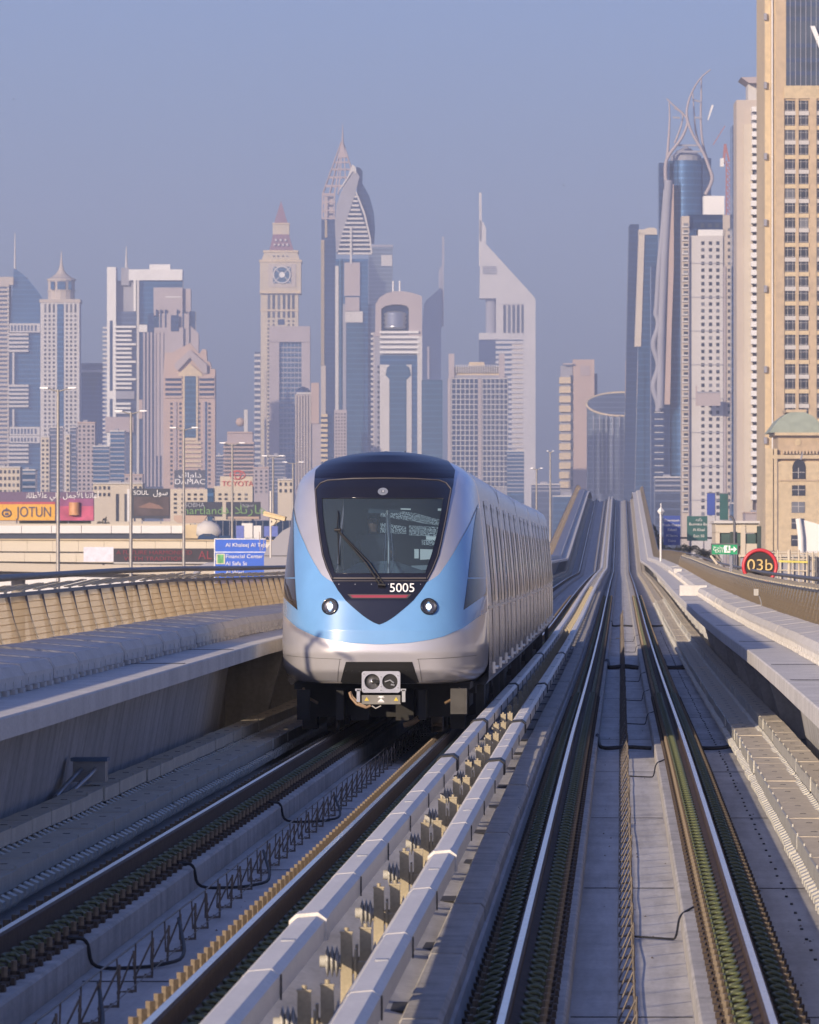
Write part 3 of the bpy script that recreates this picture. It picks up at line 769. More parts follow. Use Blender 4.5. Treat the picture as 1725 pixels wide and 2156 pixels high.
skin(1.828, 1.862, lambda t: -.385 + (1.862 - t), lambda t: .385 - (1.862 - t), 2, 24, .019, 'reflector_strip', M_red, train)
skin(1.818, 1.874, lambda t: -.425 + (1.874 - t), lambda t: .425 - (1.874 - t), 2, 24, .0165, 'reflector_frame', M_seal, train)
# oval emblem with a plain square mark
def disc_on(x, t, rx, rt, off, name, mt, n=28):
    c = on(x, t, off); ring = [on(x + rx * math.cos(2 * math.pi * k / n), t + rt * math.sin(2 * math.pi * k / n), off) for k in range(n)]
    mb = MB(); mb.add([c] + ring, [(0, 1 + k, 1 + (k + 1) % n) for k in range(n)]); return inst(name, mb.mesh(name, mt), train)
disc_on(0.01, 3.243, .068, .050, .018, 'emblem', mat('emblem_chrome', (.30, .33, .38), .4, .4))
skin(3.225, 3.262, lambda t: -.012, lambda t: .04, 2, 3, .021, 'emblem_mark', mat('emblem_mark', (.12, .13, .16), .5), train)
skin(3.232, 3.255, lambda t: .0, lambda t: .028, 2, 3, .023, 'emblem_mark', mat('emblem_mark_light', (.4, .42, .46), .5), train)
# fleet number
c = on(.30, 1.95, .026)
tx = text('fleet_number', '5005', .172, M_white, train, c, (math.pi / 2 - .28, 0, .03), .002, xs=1.0)
for x in (-.55, -.33, -.11, .12, .33, .55): disc_on(x * .98, 2.005 + (.0 if abs(x) < .4 else .0), .007, .007, .019, 'mask_bolt', M_steel, 8)
# headlights
for s in (-1, 1):
    c = on(s * .652, 1.713, .0); d = (on(s * .652, 1.713, .1) - c).normalized(); q = d.to_track_quat('Z', 'Y').to_matrix().to_4x4()
    e = inst('headlight', MB().lathe([(.114, -.02), (.114, .026), (.104, .034), (.094, .026), (.092, .0), (.0, -.0)], n=32).mesh('headlight', M_mask), train); e.matrix_basis = Matrix.Translation(c + d * .006) @ q
    b = inst('bowl', MB().lathe([(.090, .010), (.075, .002), (.0, .001)], n=32).mesh('bowl', M_bowl), e)
    inst('bulb', MB().lathe([(.040, .006), (.030, .016), (0, .020)], n=20).mesh('bulb', M_lamp), e)
# panel seams
for s in (-1, 1):
    skin_tube([(s * .50, 1.02), (s * .80, 1.03), (s * 1.15, 1.05), (s * 1.27, 1.06)], .0022, 'panel_seam', M_seal, .004)
    skin_tube([(s * .52, 1.02), (s * .545, .86), (s * .56, .72)], .0022, 'panel_seam', M_seal, .004)
# skirt edge strip
for a, b in ((-1.0, -.50), (.50, 1.02)):
    skin_tube([(a, .705), ((a + b) / 2, .705), (b, .705)], .010, 'skirt_trim', M_seal, .004)
# wiper
MB().tube([on(.0, 2.0, .05), on(-.18, 2.26, .06), on(-.57, 2.70, .055)], .011, 6).tube([on(.055, 2.0, .05), on(-.13, 2.26, .06), on(-.54, 2.68, .055)], .009, 6) \
    .tube([on(-.57, 2.70, .05), on(-.565, 2.9, .04), on(-.575, 2.97, .035)], .009, 6).tube([on(-.56, 2.66, .05), on(-.545, 2.4, .04), on(-.54, 2.25, .035)], .008, 6) \
    .tube([on(-.6, 2.70, .06), on(-.52, 2.70, .06)], .025, 6).tube([on(-.02, 1.99, .05), on(.08, 1.98, .05)], .022, 6).build('wiper', M_black, train)
# black patch painting the shade of the coupler recess on the skin, and coupler
skin(.695, .985, lambda t: -CUT(t), lambda t: CUT(t), 8, 20, .006, 'recess_shade_patch', mat('recess_shade_black', (.006, .006, .007), .9), train)
cp = empty('coupler', (0.03, -.10, .555), parent=train)
MB().box(-.12, .12, .1, 1.1, .03, .2).build('drawbar', M_under, cp)
def rrect(w, h, r, n=5):
    out = []
    for cx, cz, a0 in ((w - r, h - r, 0), (-w + r, h - r, 90), (-w + r, -h + r, 180), (w - r, -h + r, 270)):
        for k in range(n + 1):
            a = RAD(a0 + 90 * k / n); out.append((cx + r * math.cos(a), cz + r * math.sin(a)))
    return out
# face plate with two round openings
pl = MB(); outer = rrect(.255, .142, .035)
def plate():
    import bmesh
    bm = bmesh.new()
    def loop(pts): vs = [bm.verts.new((x, 0, z)) for x, z in pts]; return [bm.edges.new((vs[i], vs[(i + 1) % len(vs)])) for i in range(len(vs))]
    es = loop(outer)
    for cx in (-.118, .118): es += loop([(cx + .103 * math.cos(2 * math.pi * k / 24), .004 + .103 * math.sin(2 * math.pi * k / 24)) for k in range(24)])
    bmesh.ops.triangle_fill(bm, edges=es, use_beauty=True)
    r_ = bmesh.ops.extrude_face_region(bm, geom=bm.faces[:]); bmesh.ops.translate(bm, verts=[v for v in r_['geom'] if isinstance(v, bmesh.types.BMVert)], vec=(0, .10, 0))
    bmesh.ops.recalc_face_normals(bm, faces=bm.faces)
    me = bpy.data.meshes.new('face_plate'); bm.to_mesh(me); me.materials.append(M_alu); return me
fp = inst('face_plate', plate(), cp, (0, 0, .165))
MB().lathe([(.101, .0), (.1, .03), (.04, .085), (.03, .12), (0, .125)], n=24).build('guide_cone', M_alu, cp).matrix_basis = Matrix.Translation((-.118, .10, .169)) @ Matrix.Rotation(math.pi / 2, 4, 'X')
MB().box(-.03, .04, -.06, .06, .15, .19).box(-.05, .0, -.07, .02, .14, .2).build('cone_latch', M_under, cp, (-.07, .03, 0))
MB().tube([(.118, .03, .169), (.118, .28, .169)], .100, 20).build('socket', M_under, cp)
MB().tube([(.05, .02, .165), (.12, .02, .19), (.17, .02, .15)], .012, 6).tube([(.13, .01, .13), (.18, .01, .12)], .015, 6).build('socket_hook', M_steel, cp)
bl = MB()
for x, z in ((-.225, .27), (.225, .25), (0, .235), (0, .105), (-.225, .065), (.225, .09), (.0, .055)): bl.cyl((x, -.012, z), .010, .014, 8, 'y')
bl.build('plate_bolt', M_steel, cp, kind=None)
MB().box(-.255, .255, .02, .16, -.115, -.01).box(-.26, .26, .01, .17, -.13, -.112).build('cable_head_box', mat('cable_head_grey', (.18, .175, .16), .45, .3, var=.15, scale=6), cp)
tri = MB().add([(-.03, 0, 0), (.03, 0, 0), (0, 0, .05)], [(0, 1, 2)]).mesh('warning_triangle', mat('warning_yellow', (.62, .47, .04), .5))
inst('warning_triangle', tri, cp, (-.19, .017, -.085)); inst('warning_triangle', tri, cp, (.20, .017, -.085))
MB().add([(-.042, 0, 0), (.042, 0, 0), (.0, 0, .04), (-.042, 0, .072), (.042, 0, .072)], [(0, 1, 2), (2, 4, 3)]).box(-.044, .044, -.001, .001, -.012, -.004).box(-.044, .044, -.001, .001, .05, .056).build('arrow_label', M_white, cp, (0, .016, -.092))
for s in (-1, 1):
    MB().box(s * .30 - .022, s * .30 + .022, .0, .12, -.10, .06).box(s * .30 - .04, s * .30 + .03, .0, .10, .045, .075).build('cable_head_arm', M_alu if s < 0 else M_steel, cp)
MB().tube([(-.42, .1, .02), (-.40, .05, -.04), (-.32, .0, -.13), (-.2, .0, -.175), (-.14, .02, -.15)], .018, 7).tube([(-.41, .14, .03), (-.38, .08, -.03), (-.30, .03, -.11), (-.2, .02, -.16)], .012, 7).build('air_hose', mat('tan_hose', (.30, .20, .12), .55), cp)
MB().tube([(-.12, .0, -.15), (-.07, -.01, -.185), (.0, .0, -.15)], .009, 6).build('cable_loop', M_insul, cp)
# underframe at the front
uf = MB()
uf.box(-1.18, 1.18, 1.1, 3.2, .60, .69)
for s in (-1, 1):
    uf.box(s * 1.0 - .10, s * 1.0 + .10, 1.7, 2.2, .05, .66); uf.box(s * .55 - .05, s * .55 + .05, .7, 2.2, .2, .6); uf.box(s * .30 - .12, s * .3 + .12, 1.2, 2.6, .18, .6)
uf.box(-1.1, 1.1, 1.6, 3.0, .22, .62)
uf.build('front_underframe', M_under, train)
MB().box(.93, 1.15, .62, .78, .28, .62).build('sand_box', M_under2, train); MB().box(-1.12, -.95, .62, .78, .2, .6).build('sand_box', M_under, train)
for s in (-1, 1):
    MB().tube([(s * .72 - .065, 2.3, .40), (s * .72 + .065, 2.3, .40)], .40, 32).tube([(s * .72 - s * .065, 2.3, .40), (s * .72 - s * .09, 2.3, .40)], .43, 32).build('wheel', M_wheel, train)
    MB().tube([(s * 1.05, .9, .62), (s * 1.0, .85, .5), (s * .85, .8, .42)], .02, 6).build('brake_pipe', mat('brass_pipe', (.25, .17, .1), .5, .4), train)
MB().tube([(.3, 1.0, .12), (.42, .95, .16), (.5, .9, .22)], .04, 6).build('wheel_brush', mat('brush_tan', (.25, .16, .08), .8), train)
# roof beacon
MB().add([(-.03, 0, 0), (.03, 0, 0), (.03, .06, 0), (-.03, .06, 0), (0.01, .03, .075)], [(0, 1, 4), (1, 2, 4), (2, 3, 4), (3, 0, 4)]).build('antenna', M_black, train, (.12, 6.5, 3.83))
# cab interior
ci = MB(); ci.add([(-1.0, NOSE + 9, 1.2), (1.0, NOSE + 9, 1.2), (1.0, NOSE + 9, 3.3), (-1.0, NOSE + 9, 3.3)], [(0, 1, 2, 3)])
ci.add([(-1.15, .8, 1.2), (1.15, .8, 1.2), (1.15, NOSE + 9, 1.2), (-1.15, NOSE + 9, 1.2)], [(0, 1, 2, 3)])
ci.add([(-.8, 2.5, 3.3), (.8, 2.5, 3.3), (.8, NOSE + 9, 3.3), (-.8, NOSE + 9, 3.3)], [(3, 2, 1, 0)])
ci.build('saloon_lining', M_int, train)
M_glowpat = bpy.data.materials.new('pane_glow_pattern'); M_glowpat.use_nodes = True
N = M_glowpat.node_tree.nodes; L = M_glowpat.node_tree.links; b = N['Principled BSDF']
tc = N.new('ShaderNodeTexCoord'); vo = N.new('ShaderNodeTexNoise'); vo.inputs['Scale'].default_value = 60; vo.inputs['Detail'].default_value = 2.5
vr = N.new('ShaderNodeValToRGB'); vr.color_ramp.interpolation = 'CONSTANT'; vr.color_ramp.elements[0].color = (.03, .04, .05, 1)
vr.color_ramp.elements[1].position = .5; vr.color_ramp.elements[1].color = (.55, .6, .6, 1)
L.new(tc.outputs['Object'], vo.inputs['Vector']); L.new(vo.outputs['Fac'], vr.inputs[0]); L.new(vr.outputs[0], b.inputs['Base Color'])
L.new(vr.outputs[0], b.inputs['Emission Color']); b.inputs['Emission Strength'].default_value = .6  # emission paints the brightness of the panes, which are no lamps
M_glow = mat('saloon_glow', (.6, .62, .6), .5, emit=(.72, .76, .72, .8))  # painted glow for bright panes, shared with the ceiling lamps
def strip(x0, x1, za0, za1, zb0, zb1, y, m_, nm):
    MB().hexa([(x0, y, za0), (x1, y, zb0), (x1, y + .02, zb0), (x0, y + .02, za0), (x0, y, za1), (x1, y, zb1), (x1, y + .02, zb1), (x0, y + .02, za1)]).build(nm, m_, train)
strip(-.30, .36, 2.97, 3.08, 2.87, 2.99, 4.6, M_glowpat, 'glow_pattern_pane'); strip(.36, .80, 2.86, 2.985, 2.80, 2.87, 4.6, M_glowpat, 'glow_pattern_pane')
strip(-.14, .22, 2.72, 2.86, 2.70, 2.80, 4.2, M_glowpat, 'glow_pattern_pane'); strip(.26, .78, 2.68, 2.82, 2.66, 2.79, 4.2, M_glowpat, 'glow_pattern_pane')
strip(.50, .76, 2.62, 2.67, 2.61, 2.66, 4.1, M_glow, 'glow_pane'); strip(.44, .74, 2.55, 2.62, 2.53, 2.64, 4.1, M_glowpat, 'glow_pattern_pane')
strip(.42, .72, 2.34, 2.49, 2.36, 2.48, 4.0, M_glow, 'glow_pane'); strip(.34, .40, 2.36, 2.49, 2.36, 2.49, 4.0, M_glow, 'glow_pane')
strip(.30, .62, 2.19, 2.26, 2.21, 2.27, 4.0, mat('dim_pane_glow', (.3, .36, .38), .5, emit=(.35, .42, .45, .5)), 'glow_pane')  # weaker painted glow, no lamp behind it
strip(.12, .26, 3.045, 3.065, 3.04, 3.06, 4.9, M_glow, 'ceiling_lamp'); strip(.64, .80, 3.03, 3.06, 3.03, 3.06, 4.9, M_glow, 'ceiling_lamp')
MB().box(-.20, .22, 1.5, 1.6, 2.97, 3.14).build('destination_display', M_int, train)
MB().tube([(.08, 1.3, 2.05), (.085, 1.32, 2.6), (.06, 1.4, 3.0)], .022, 8).build('grab_pole', M_steel, train)
for dx in (-.06, .06): MB().tube([(.09 + dx, 1.0, 2.12), (.09 + dx * .9, 1.15, 2.45), (.07 + dx * .3, 1.35, 2.95)], .005, 5).build('pole_cable', M_alu, train)
MB().add([(-.62, 1.05, 1.9), (.62, 1.05, 1.9), (.66, 1.9, 2.15), (.1, 2.0, 2.33), (-.35, 2.0, 2.30), (-.62, 1.9, 2.15)], [(0, 1, 2, 3, 4, 5)]).build('console', M_intl, train)

# ---- passenger standing behind the glass (own top-level thing)
def person(loc, label):
    e = empty('person', loc, label=label, cat='person')
    vs = {'pel': (0, 0, .95, .145), 'bel': (0, 0, 1.10, .135), 'che': (0, .0, 1.32, .165), 'nk0': (0, 0, 1.47, .075), 'nk': (0, -.01, 1.53, .058), 'hd0': (0, -.02, 1.60, .075), 'hd1': (0, -.015, 1.70, .092), 'hd2': (0, .0, 1.78, .055),
          'shL': (-.19, 0, 1.42, .075), 'elL': (-.25, -.03, 1.13, .05), 'wrL': (-.20, -.22, .98, .035), 'haL': (-.17, -.29, .99, .04),
          'shR': (.19, 0, 1.42, .075), 'elR': (.27, -.08, 1.17, .05), 'wrR': (.25, -.30, 1.22, .035), 'haR': (.24, -.37, 1.25, .04),
          'hpL': (-.10, 0, .90, .10), 'knL': (-.11, -.02, .50, .062), 'anL': (-.11, .02, .09, .042), 'toL': (-.12, -.14, .03, .035),
          'hpR': (.10, 0, .90, .10), 'knR': (.11, -.02, .50, .062), 'anR': (.11, .02, .09, .042), 'toR': (.12, -.14, .03, .035)}
    names_ = list(vs); ed = [('pel', 'bel'), ('bel', 'che'), ('che', 'nk0'), ('nk0', 'nk'), ('nk', 'hd0'), ('hd0', 'hd1'), ('hd1', 'hd2'), ('che', 'shL'), ('shL', 'elL'), ('elL', 'wrL'), ('wrL', 'haL'),
         ('che', 'shR'), ('shR', 'elR'), ('elR', 'wrR'), ('wrR', 'haR'), ('pel', 'hpL'), ('hpL', 'knL'), ('knL', 'anL'), ('anL', 'toL'), ('pel', 'hpR'), ('hpR', 'knR'), ('knR', 'anR'), ('anR', 'toR')]
    me = bpy.data.meshes.new('body'); me.from_pydata([vs[k][:3] for k in names_], [(names_.index(a), names_.index(b)) for a, b in ed], [])
    o = bpy.data.objects.new('body', me); link(o, e)
    sk = o.modifiers.new('skin', 'SKIN'); sb = o.modifiers.new('sub', 'SUBSURF'); sb.levels = sb.render_levels = 2
    for i, k in enumerate(names_): me.skin_vertices[0].data[i].radius = (vs[k][3], vs[k][3]); me.skin_vertices[0].data[i].use_root = (k == 'pel')
    bpy.context.view_layer.update()
    dg = bpy.context.evaluated_depsgraph_get(); m2 = bpy.data.meshes.new_from_object(o.evaluated_get(dg)); o.modifiers.clear(); o.data = m2
    m2.materials.clear(); m2.materials.append(mat('dark_uniform', (.035, .045, .07), .85)); m2.materials.append(mat('skin_tone', (.22, .12, .08), .6))
    for p in m2.polygons:
        c = p.center; p.use_smooth = True
        if c.z > 1.50 or (c.y < -.24 and c.z > .8): p.material_index = 1
    hr = MB(); hr.lathe([(.0, .125), (.05, .112), (.085, .07), (.098, .0), (.095, -.03)], (0, .008, 1.715), 18); hr.build('hair', M_black, e)
    MB().box(-.04, -.02, -.105, -.095, 1.675, 1.69).box(.02, .04, -.105, -.095, 1.675, 1.69).build('eyes', M_black, e)
    MB().add([(-.015, -.10, 1.64), (.015, -.10, 1.64), (0, -.125, 1.645), (0, -.10, 1.68)], [(0, 1, 2), (0, 2, 3), (1, 3, 2)]).build('nose', MATS['skin_tone'], e)
    return e
pe = person((TX - .17, TY + 2.35, TZ(TY) + 1.20), 'person in dark clothes standing behind the train windscreen')

# ---- cars
CAR = 16.6
def hwpts(n=1):
    L_ = []
    for t, w in [(.62, 1.30), (.70, 1.345), (.94, 1.352), (1.2, 1.355), (1.66, 1.345), (1.95, 1.333), (2.1, 1.322), (2.55, 1.285), (2.9, 1.25), (3.2, 1.215), (3.36, 1.185), (3.46, 1.14), (3.55, 1.06), (3.62, .96), (3.68, .84), (3.73, .68), (3.77, .50), (3.80, .30), (3.815, 0)]:
        L_.append((w * 1.03, t))
    return L_
half = hwpts(); ring = [(-x, t) for x, t in half[:-1]] + [half[-1]] + [(x, t) for x, t in reversed(half[:-1])]
def body_mesh(L_, n=1):
    mb = MB(); ys = [0, L_]
    vs = [(x, y, t) for y in ys for x, t in ring]; k = len(ring)
    mb.add(vs, [(j, j + 1, k + j + 1, k + j) for j in range(k - 1)], 0, True)
    me = mb.mesh('car_body', M_body)
    import bmesh
    bm = bmesh.new(); bm.from_mesh(me); bmesh.ops.remove_doubles(bm, verts=bm.verts, dist=1e-4); bm.to_mesh(me); bm.free()
    for p in me.polygons: p.use_smooth = True
    return me
M_seam = mat('seam_brown', (.12, .10, .09), .7)
M_gangway = mat('gangway_bellows', (.05, .05, .055), .8)
bodym = body_mesh(CAR)
def side_strip(t0, t1, y0, y1, off, s, nm, mt, n=8):
    mb = MB(); vs = []
    for i in range(n + 1):
        t = t0 + (t1 - t0) * i / n
        w = interp([(a, b) for b, a in half[:-1]], t)
        for y in (y0, y1): vs.append((s * (w + off), y, t))
    mb.add(vs, [(2 * i, 2 * i + 1, 2 * i + 3, 2 * i + 2) for i in range(n)], 0, True)
    return mb.mesh(nm, mt)
M_win = mat('train_window', (.58, .56, .56), .16, .8, var=.3, scale=1.5)
M_door = mat('train_door_steel', (.70, .65, .60), .30, .8, var=.06, scale=1.5, fine=4)
frame_y = TY + NOSE
for c in range(5):
    L0 = CAR if c else 14.6
    y0 = NOSE + (0 if c == 0 else 14.6 + .5 + (c - 1) * (CAR + .5))
    zz = TZ(TY + y0 + 2); z2 = TZ(TY + y0 + L0)
    ce = empty('car', (0, y0, zz - train.location.z), parent=train); ce.rotation_euler = (math.atan((z2 - zz) / (L0 - 2)), 0, 0)
    ob = inst('car_body', bodym if c else body_mesh(L0), ce)
    doors = (2.4, 7.4, 12.2) if c == 0 else (2.6, 7.6, 12.6)
    for s in (-1, 1):
        for dy in doors:
            inst('door', side_strip(.72, 3.18, dy, dy + 1.5, .008, s, 'door', M_door), ce)
            for q in (0.0, .74): inst('door_window', side_strip(1.75, 2.85, dy + .12 + q, dy + .64 + q, .012, s, 'door_window', M_win), ce)
            for q in (-.05, .73, 1.5): inst('door_seal', side_strip(.72, 2.98, dy + q, dy + q + .022, .0165, s, 'door_seal', M_seam), ce)
            st = MB().box(*sorted((s * 1.37, s * 1.47)), dy + .2, dy + 1.3, .80, .83).box(*sorted((s * 1.37, s * 1.43)), dy + .1, dy + .16, .74, .9)
            st.build('door_step', M_alu, ce)
            tr_ = MB().add([(s * 1.275, dy - .1, 3.12), (s * 1.275, dy + .25, 3.12), (s * 1.295, dy + .08, 3.04)], [(0, 1, 2)]).add([(s * 1.275, dy + 1.25, 3.12), (s * 1.275, dy + 1.6, 3.12), (s * 1.295, dy + 1.42, 3.04)], [(0, 1, 2)])
            tr_.build('door_lamp', M_black, ce)
        for wy in ([4.5, 9.6] if c == 0 else [.5, 4.8, 9.8, 14.7]):
            inst('side_window', side_strip(1.75, 2.85, wy, wy + 1.6, .010, s, 'side_window', M_win), ce)
            inst('panel_joint', side_strip(.66, 3.3, wy + 1.95, wy + 1.975, .009, s, 'panel_joint', M_seam), ce)
        inst('belt_line', side_strip(1.66, 1.70, 0, L0, .006, s, 'belt_line', M_door, 2), ce)
    u = MB()
    u.box(-1.2, 1.2, .2, L0 - .2, .50, .66)
    for q in (0.6, L0 - 3.0):
        for s in (-1, 1):
            u.tube([(s * .72 - .07, q + .5, .43), (s * .72 + .07, q + .5, .43)], .43, 20); u.tube([(s * .72 - .07, q + 2.1, .43), (s * .72 + .07, q + 2.1, .43)], .43, 20)
            u.box(s * 1.0 - .1, s * 1.0 + .1, q, q + 2.5, .3, .58)
    for q in range(4): u.box(-1.15, 1.15, 4.0 + q * 2.1, 5.6 + q * 2.1, .12 + .05 * (q % 2), .5)
    u.build('underframe', M_under, ce)
    MB().box(1.18, 1.30, 1.2, 1.5, .1, .6).build('collector_shoe', M_under2, ce); MB().box(1.2, 1.3, L0 - 2.5, L0 - 2.3, .05, .62).build('collector_shoe', M_under2, ce)
    if c < 4:
        mb = MB(); k = len(ring)
        for q in range(5):
            a = .95 if q % 2 else .985
            mb.add([(x * a, L0 + .1 * q, .9 + (t - .62) * .95 * a) for x, t in ring] + [(x * a, L0 + .1 * q + .1, .9 + (t - .62) * .95 * a) for x, t in ring], [(j, j + 1, k + j + 1, k + j) for j in range(k - 1)])
        mb.build('gangway', M_gangway, ce)
# ================================================================ the city
def bmat(name, rgb, **k):
    k.setdefault('var', .07); k.setdefault('scale', .05); k.setdefault('rough', .8)
    return mat(name, rgb, **k)
C_beige = bmat('tower_beige', (.46, .40, .34)); C_pale = bmat('tower_pale', (.52, .50, .48)); C_white = bmat('tower_white', (.70, .69, .67))
C_salmon = bmat('tower_salmon', (.44, .33, .27)); C_pink = bmat('tower_pink', (.38, .31, .30)); C_gold = bmat('tower_gold', (.52, .40, .26), fine=.6)
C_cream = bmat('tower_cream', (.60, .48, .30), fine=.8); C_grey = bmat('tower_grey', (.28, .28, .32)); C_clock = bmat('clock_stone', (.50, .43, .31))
C_sand = bmat('sand_wall', (.52, .46, .37)); C_rose = bmat('rose_stone', (.38, .33, .33)); C_roofred = bmat('mansard_red', (.22, .12, .15)); C_copper = bmat('copper_green', (.32, .37, .30), fine=.7)
def gl_(name, rgb, per=3.8, rough=.12, metal=.55, fac=1.7, fr=.22):
    return mat(name, rgb, rough=rough, metal=metal, var=.22, scale=.04, spec=.6, lines=(per, fr, fac))
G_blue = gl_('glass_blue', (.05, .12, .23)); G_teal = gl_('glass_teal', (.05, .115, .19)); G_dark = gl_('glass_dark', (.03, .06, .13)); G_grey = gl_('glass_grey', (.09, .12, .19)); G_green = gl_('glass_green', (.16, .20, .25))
G_win = mat('window_dark', (.05, .055, .07), rough=.15, var=.25, scale=.15, orand=.5); G_winb = mat('window_blue_grey', (.10, .125, .16), rough=.12, var=.3, scale=.12, metal=.3, orand=.4)
M_glint = mat('gilded_fin', (.65, .50, .28), .25, .9)

class Bld:
    def __init__(s, name, label, cat, D, uc, rot=0., group=None):
        s.D = D; s.uc = uc; p = P(uc, VH, D); s.e = empty(name, (p.x, p.y, 0), YAW + rot, label, cat, group); s.k = D / F
    def X(s, u): return (u - s.uc) * s.k
    def Z(s, v): return CZ + (VH - v) * s.k
    def box(s, part, u0, u1, v0, v1, y0, y1, m, parent=None, kind=None):
        z0 = s.Z(v1) if v1 is not None else 0
        o = MB().box(s.X(u0), s.X(u1), y0, y1, z0, s.Z(v0)).build(part, m, parent or s.e)
        if kind: o['kind'] = kind
        return o
    def poly(s, part, pts, y0, y1, m, parent=None):
        return MB().prism([(s.X(u), s.Z(v) if v is not None else 0) for u, v in pts], y0, y1).build(part, m, parent or s.e)
    def many(s, part, rects, y0, y1, m, single=True, parent=None):
        """rects (u0,u1,v0,v1); one object each, or one joined object"""
        if single:
            cache = {}
            for (a, b, c, d) in rects:
                key = (round(b - a, 2), round(d - c, 2)); w, h = (b - a) * s.k, (d - c) * s.k
                if key not in cache: cache[key] = MB().box(-w / 2, w / 2, y0, y1, -h, 0).mesh(part, m)
                inst(part, cache[key], parent or s.e, (s.X((a + b) / 2), 0, s.Z(c)))
        else:
            mb = MB()
            for (a, b, c, d) in rects: mb.box(s.X(a), s.X(b), y0, y1, s.Z(d), s.Z(c))
            mb.build(part, m, parent or s.e, kind='stuff')
    def rows(s, u0, u1, v0, v1, step, h): 
        out = []; v = v0
        while v + h <= v1 + .01: out.append((u0, u1, v, v + h)); v += step
        return out
    def grid(s, us, w, v0, v1, step, h):
        return [(u - w / 2, u + w / 2, a, b) for u in us for (_, _, a, b) in s.rows(0, 1, v0, v1, step, h)]
    def spire(s, u, v0, v1, r0, r1=.15, m=None):
        MB().tube([(s.X(u), 8, s.Z(v1)), (s.X(u), 8, s.Z(v0))], [r0, r1], 8).build('spire', m or C_pale, s.e)
VB = None
# ---- far left: striped tower with a curved glass sail
b = Bld('office_tower', 'striped beige tower with curved blue glass sail and mast at the left picture edge', 'tower', 5200, 30)
b.box('wall', -70, 18, 583, None, 0, 36, C_pale); b.many('floor_band', b.rows(-71, 19, 590, 1030, 9.1, 4.2), -1.2, 0, C_beige, True)
b.many('window_band', b.rows(-70, 15, 595, 1030, 9.1, 3.4), -.2, .4, G_grey, False)
b.poly('glass_sail', [(19, None), (19, 700), (28, 565), (34, 567), (45, 575), (56, 586), (68, 600), (78, 613), (87, 626), (87, None)], 4, 34, G_blue)
MB().tube([(b.X(48), 12, 0), (b.X(48), 12, b.Z(583))], 3.2, 16).build('glass_bay', G_teal, b.e)
for v0, v1 in ((681, 700), (899, 917), (918, 933)): b.box('bridge_band', 20, 84, v0, v1, -1.5, 3.9, C_pale); b.many('bridge_opening', [(u, u + 4.2, v0 + 4, v1 - 3) for u in (23, 30, 37, 44, 51, 58, 65, 73)], -1.7, -1.5, G_grey)
for v0, v1 in ((702, 742), (810, 862), (936, 976)): b.many('balcony_band', b.rows(18, 60, v0, v1, 8.6, 4.6), -1.6, 3.9, C_pale)
b.box('balcony_post', 26, 30, 742, 810, -1, 3, C_pale); b.box('balcony_post', 26, 30, 862, 900, -1, 3, C_pale)
b.box('roof_band', -70, 28, 583, 600, -1.4, 0, C_beige); b.spire(30, 489, 582, 1.1, .3)
# ---- grid tower with a small pointed crown
b = Bld('residential_tower', 'square grid-windowed tower with an eight-sided crown and a needle, second from the left', 'tower', 5000, 127)
b.box('wall', 85, 167, 634, None, 0, 28, C_pale); b.box('glass_strip', 120, 134, 640, 1020, -.4, 0, G_blue)
b.box('cornice', 83, 169, 630, 637, -.8, 29, C_beige)
b.many('window', b.grid([95, 104, 113, 140.5, 149.5, 158.5], 4.2, 663, 1000, 8.93, 4.8), -.35, 0, G_win, True)
b.many('tall_window', [(u - 2, u + 2, 640, 658) for u in (95, 104, 113, 140.5, 149.5, 158.5)], -.35, 0, G_win)
cx, zz = b.X(127), b.Z
MB().lathe([(10.5, zz(631)), (10.5, zz(612)), (11.2, zz(612)), (11.2, zz(609.5)), (10.5, zz(609.5)), (10.5, zz(590)), (11.4, zz(590)), (11.4, zz(586)), (8, zz(582)), (4.5, zz(575)), (2.2, zz(566)), (1.2, zz(556)), (.8, zz(545)), (0, zz(524))], (cx, 14, 0), 16, smooth=False).build('crown', C_beige, b.e)
b.many('crown_window', [(106, 113, 592, 609), (120, 136, 592, 609), (143, 150, 592, 609)], 2.9, 4.6, G_blue)
# ---- rounded teal glass block
b = Bld('glass_block', 'dull teal rounded glass block between the grid tower and the white balcony tower', 'office block', 5300, 188)
MB().lathe([(b.k * 33, 0), (b.k * 33, b.Z(783)), (0, b.Z(783))], (b.X(186), 14, 0), 28, smooth=True).build('glass_drum', G_teal, b.e)
b.box('roof_plant', 166, 216, 764, 783, 6, 24, G_grey); b.box('roof_rim', 170, 216, 779, 784, -.5, 26, C_pale)
# ---- white balcony tower
b = Bld('balcony_tower', 'tall white tower with long balconies, a portal top and a mast, left of centre-left', 'tower', 4900, 270)
b.box('slab', 225, 244, 562, None, 0, 26, C_white); b.box('shaft_strip', 231, 237, 675, 823, -.3, 0, G_dark); b.box('shaft_strip', 231, 237, 840, 890, -.3, 0, G_dark)
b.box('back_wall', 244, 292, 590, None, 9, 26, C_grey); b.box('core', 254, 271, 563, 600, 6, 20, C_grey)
b.box('portal_beam', 271, 384, 567, 590, 0, 26, C_white); b.box('roof_box', 314, 358, 556, 567, 4, 20, C_white); b.box('portal_leg', 281, 286, 590, 655, 0, 8, C_white)
b.box('glass_wing', 291, 384, 590, None, 4, 26, G_blue); b.box('end_fin', 288, 293, 590, None, -2, 4, C_pale)
b.many('balcony', [(241, 277 if i % 4 else 286, v0, v1) for i, (_, _, v0, v1) in enumerate(b.rows(0, 1, 686, 822, 9.2, 4.4))], -1.5, 9, C_white)
b.many('balcony', [(241, 275, v0, v1) for (_, _, v0, v1) in b.rows(0, 1, 848, 876, 9.2, 4.4)], -1.5, 9, C_white)
b.many('side_balcony', b.rows(216, 225, 688, 1025, 9.2, 4.0), 0, 9, C_pale)
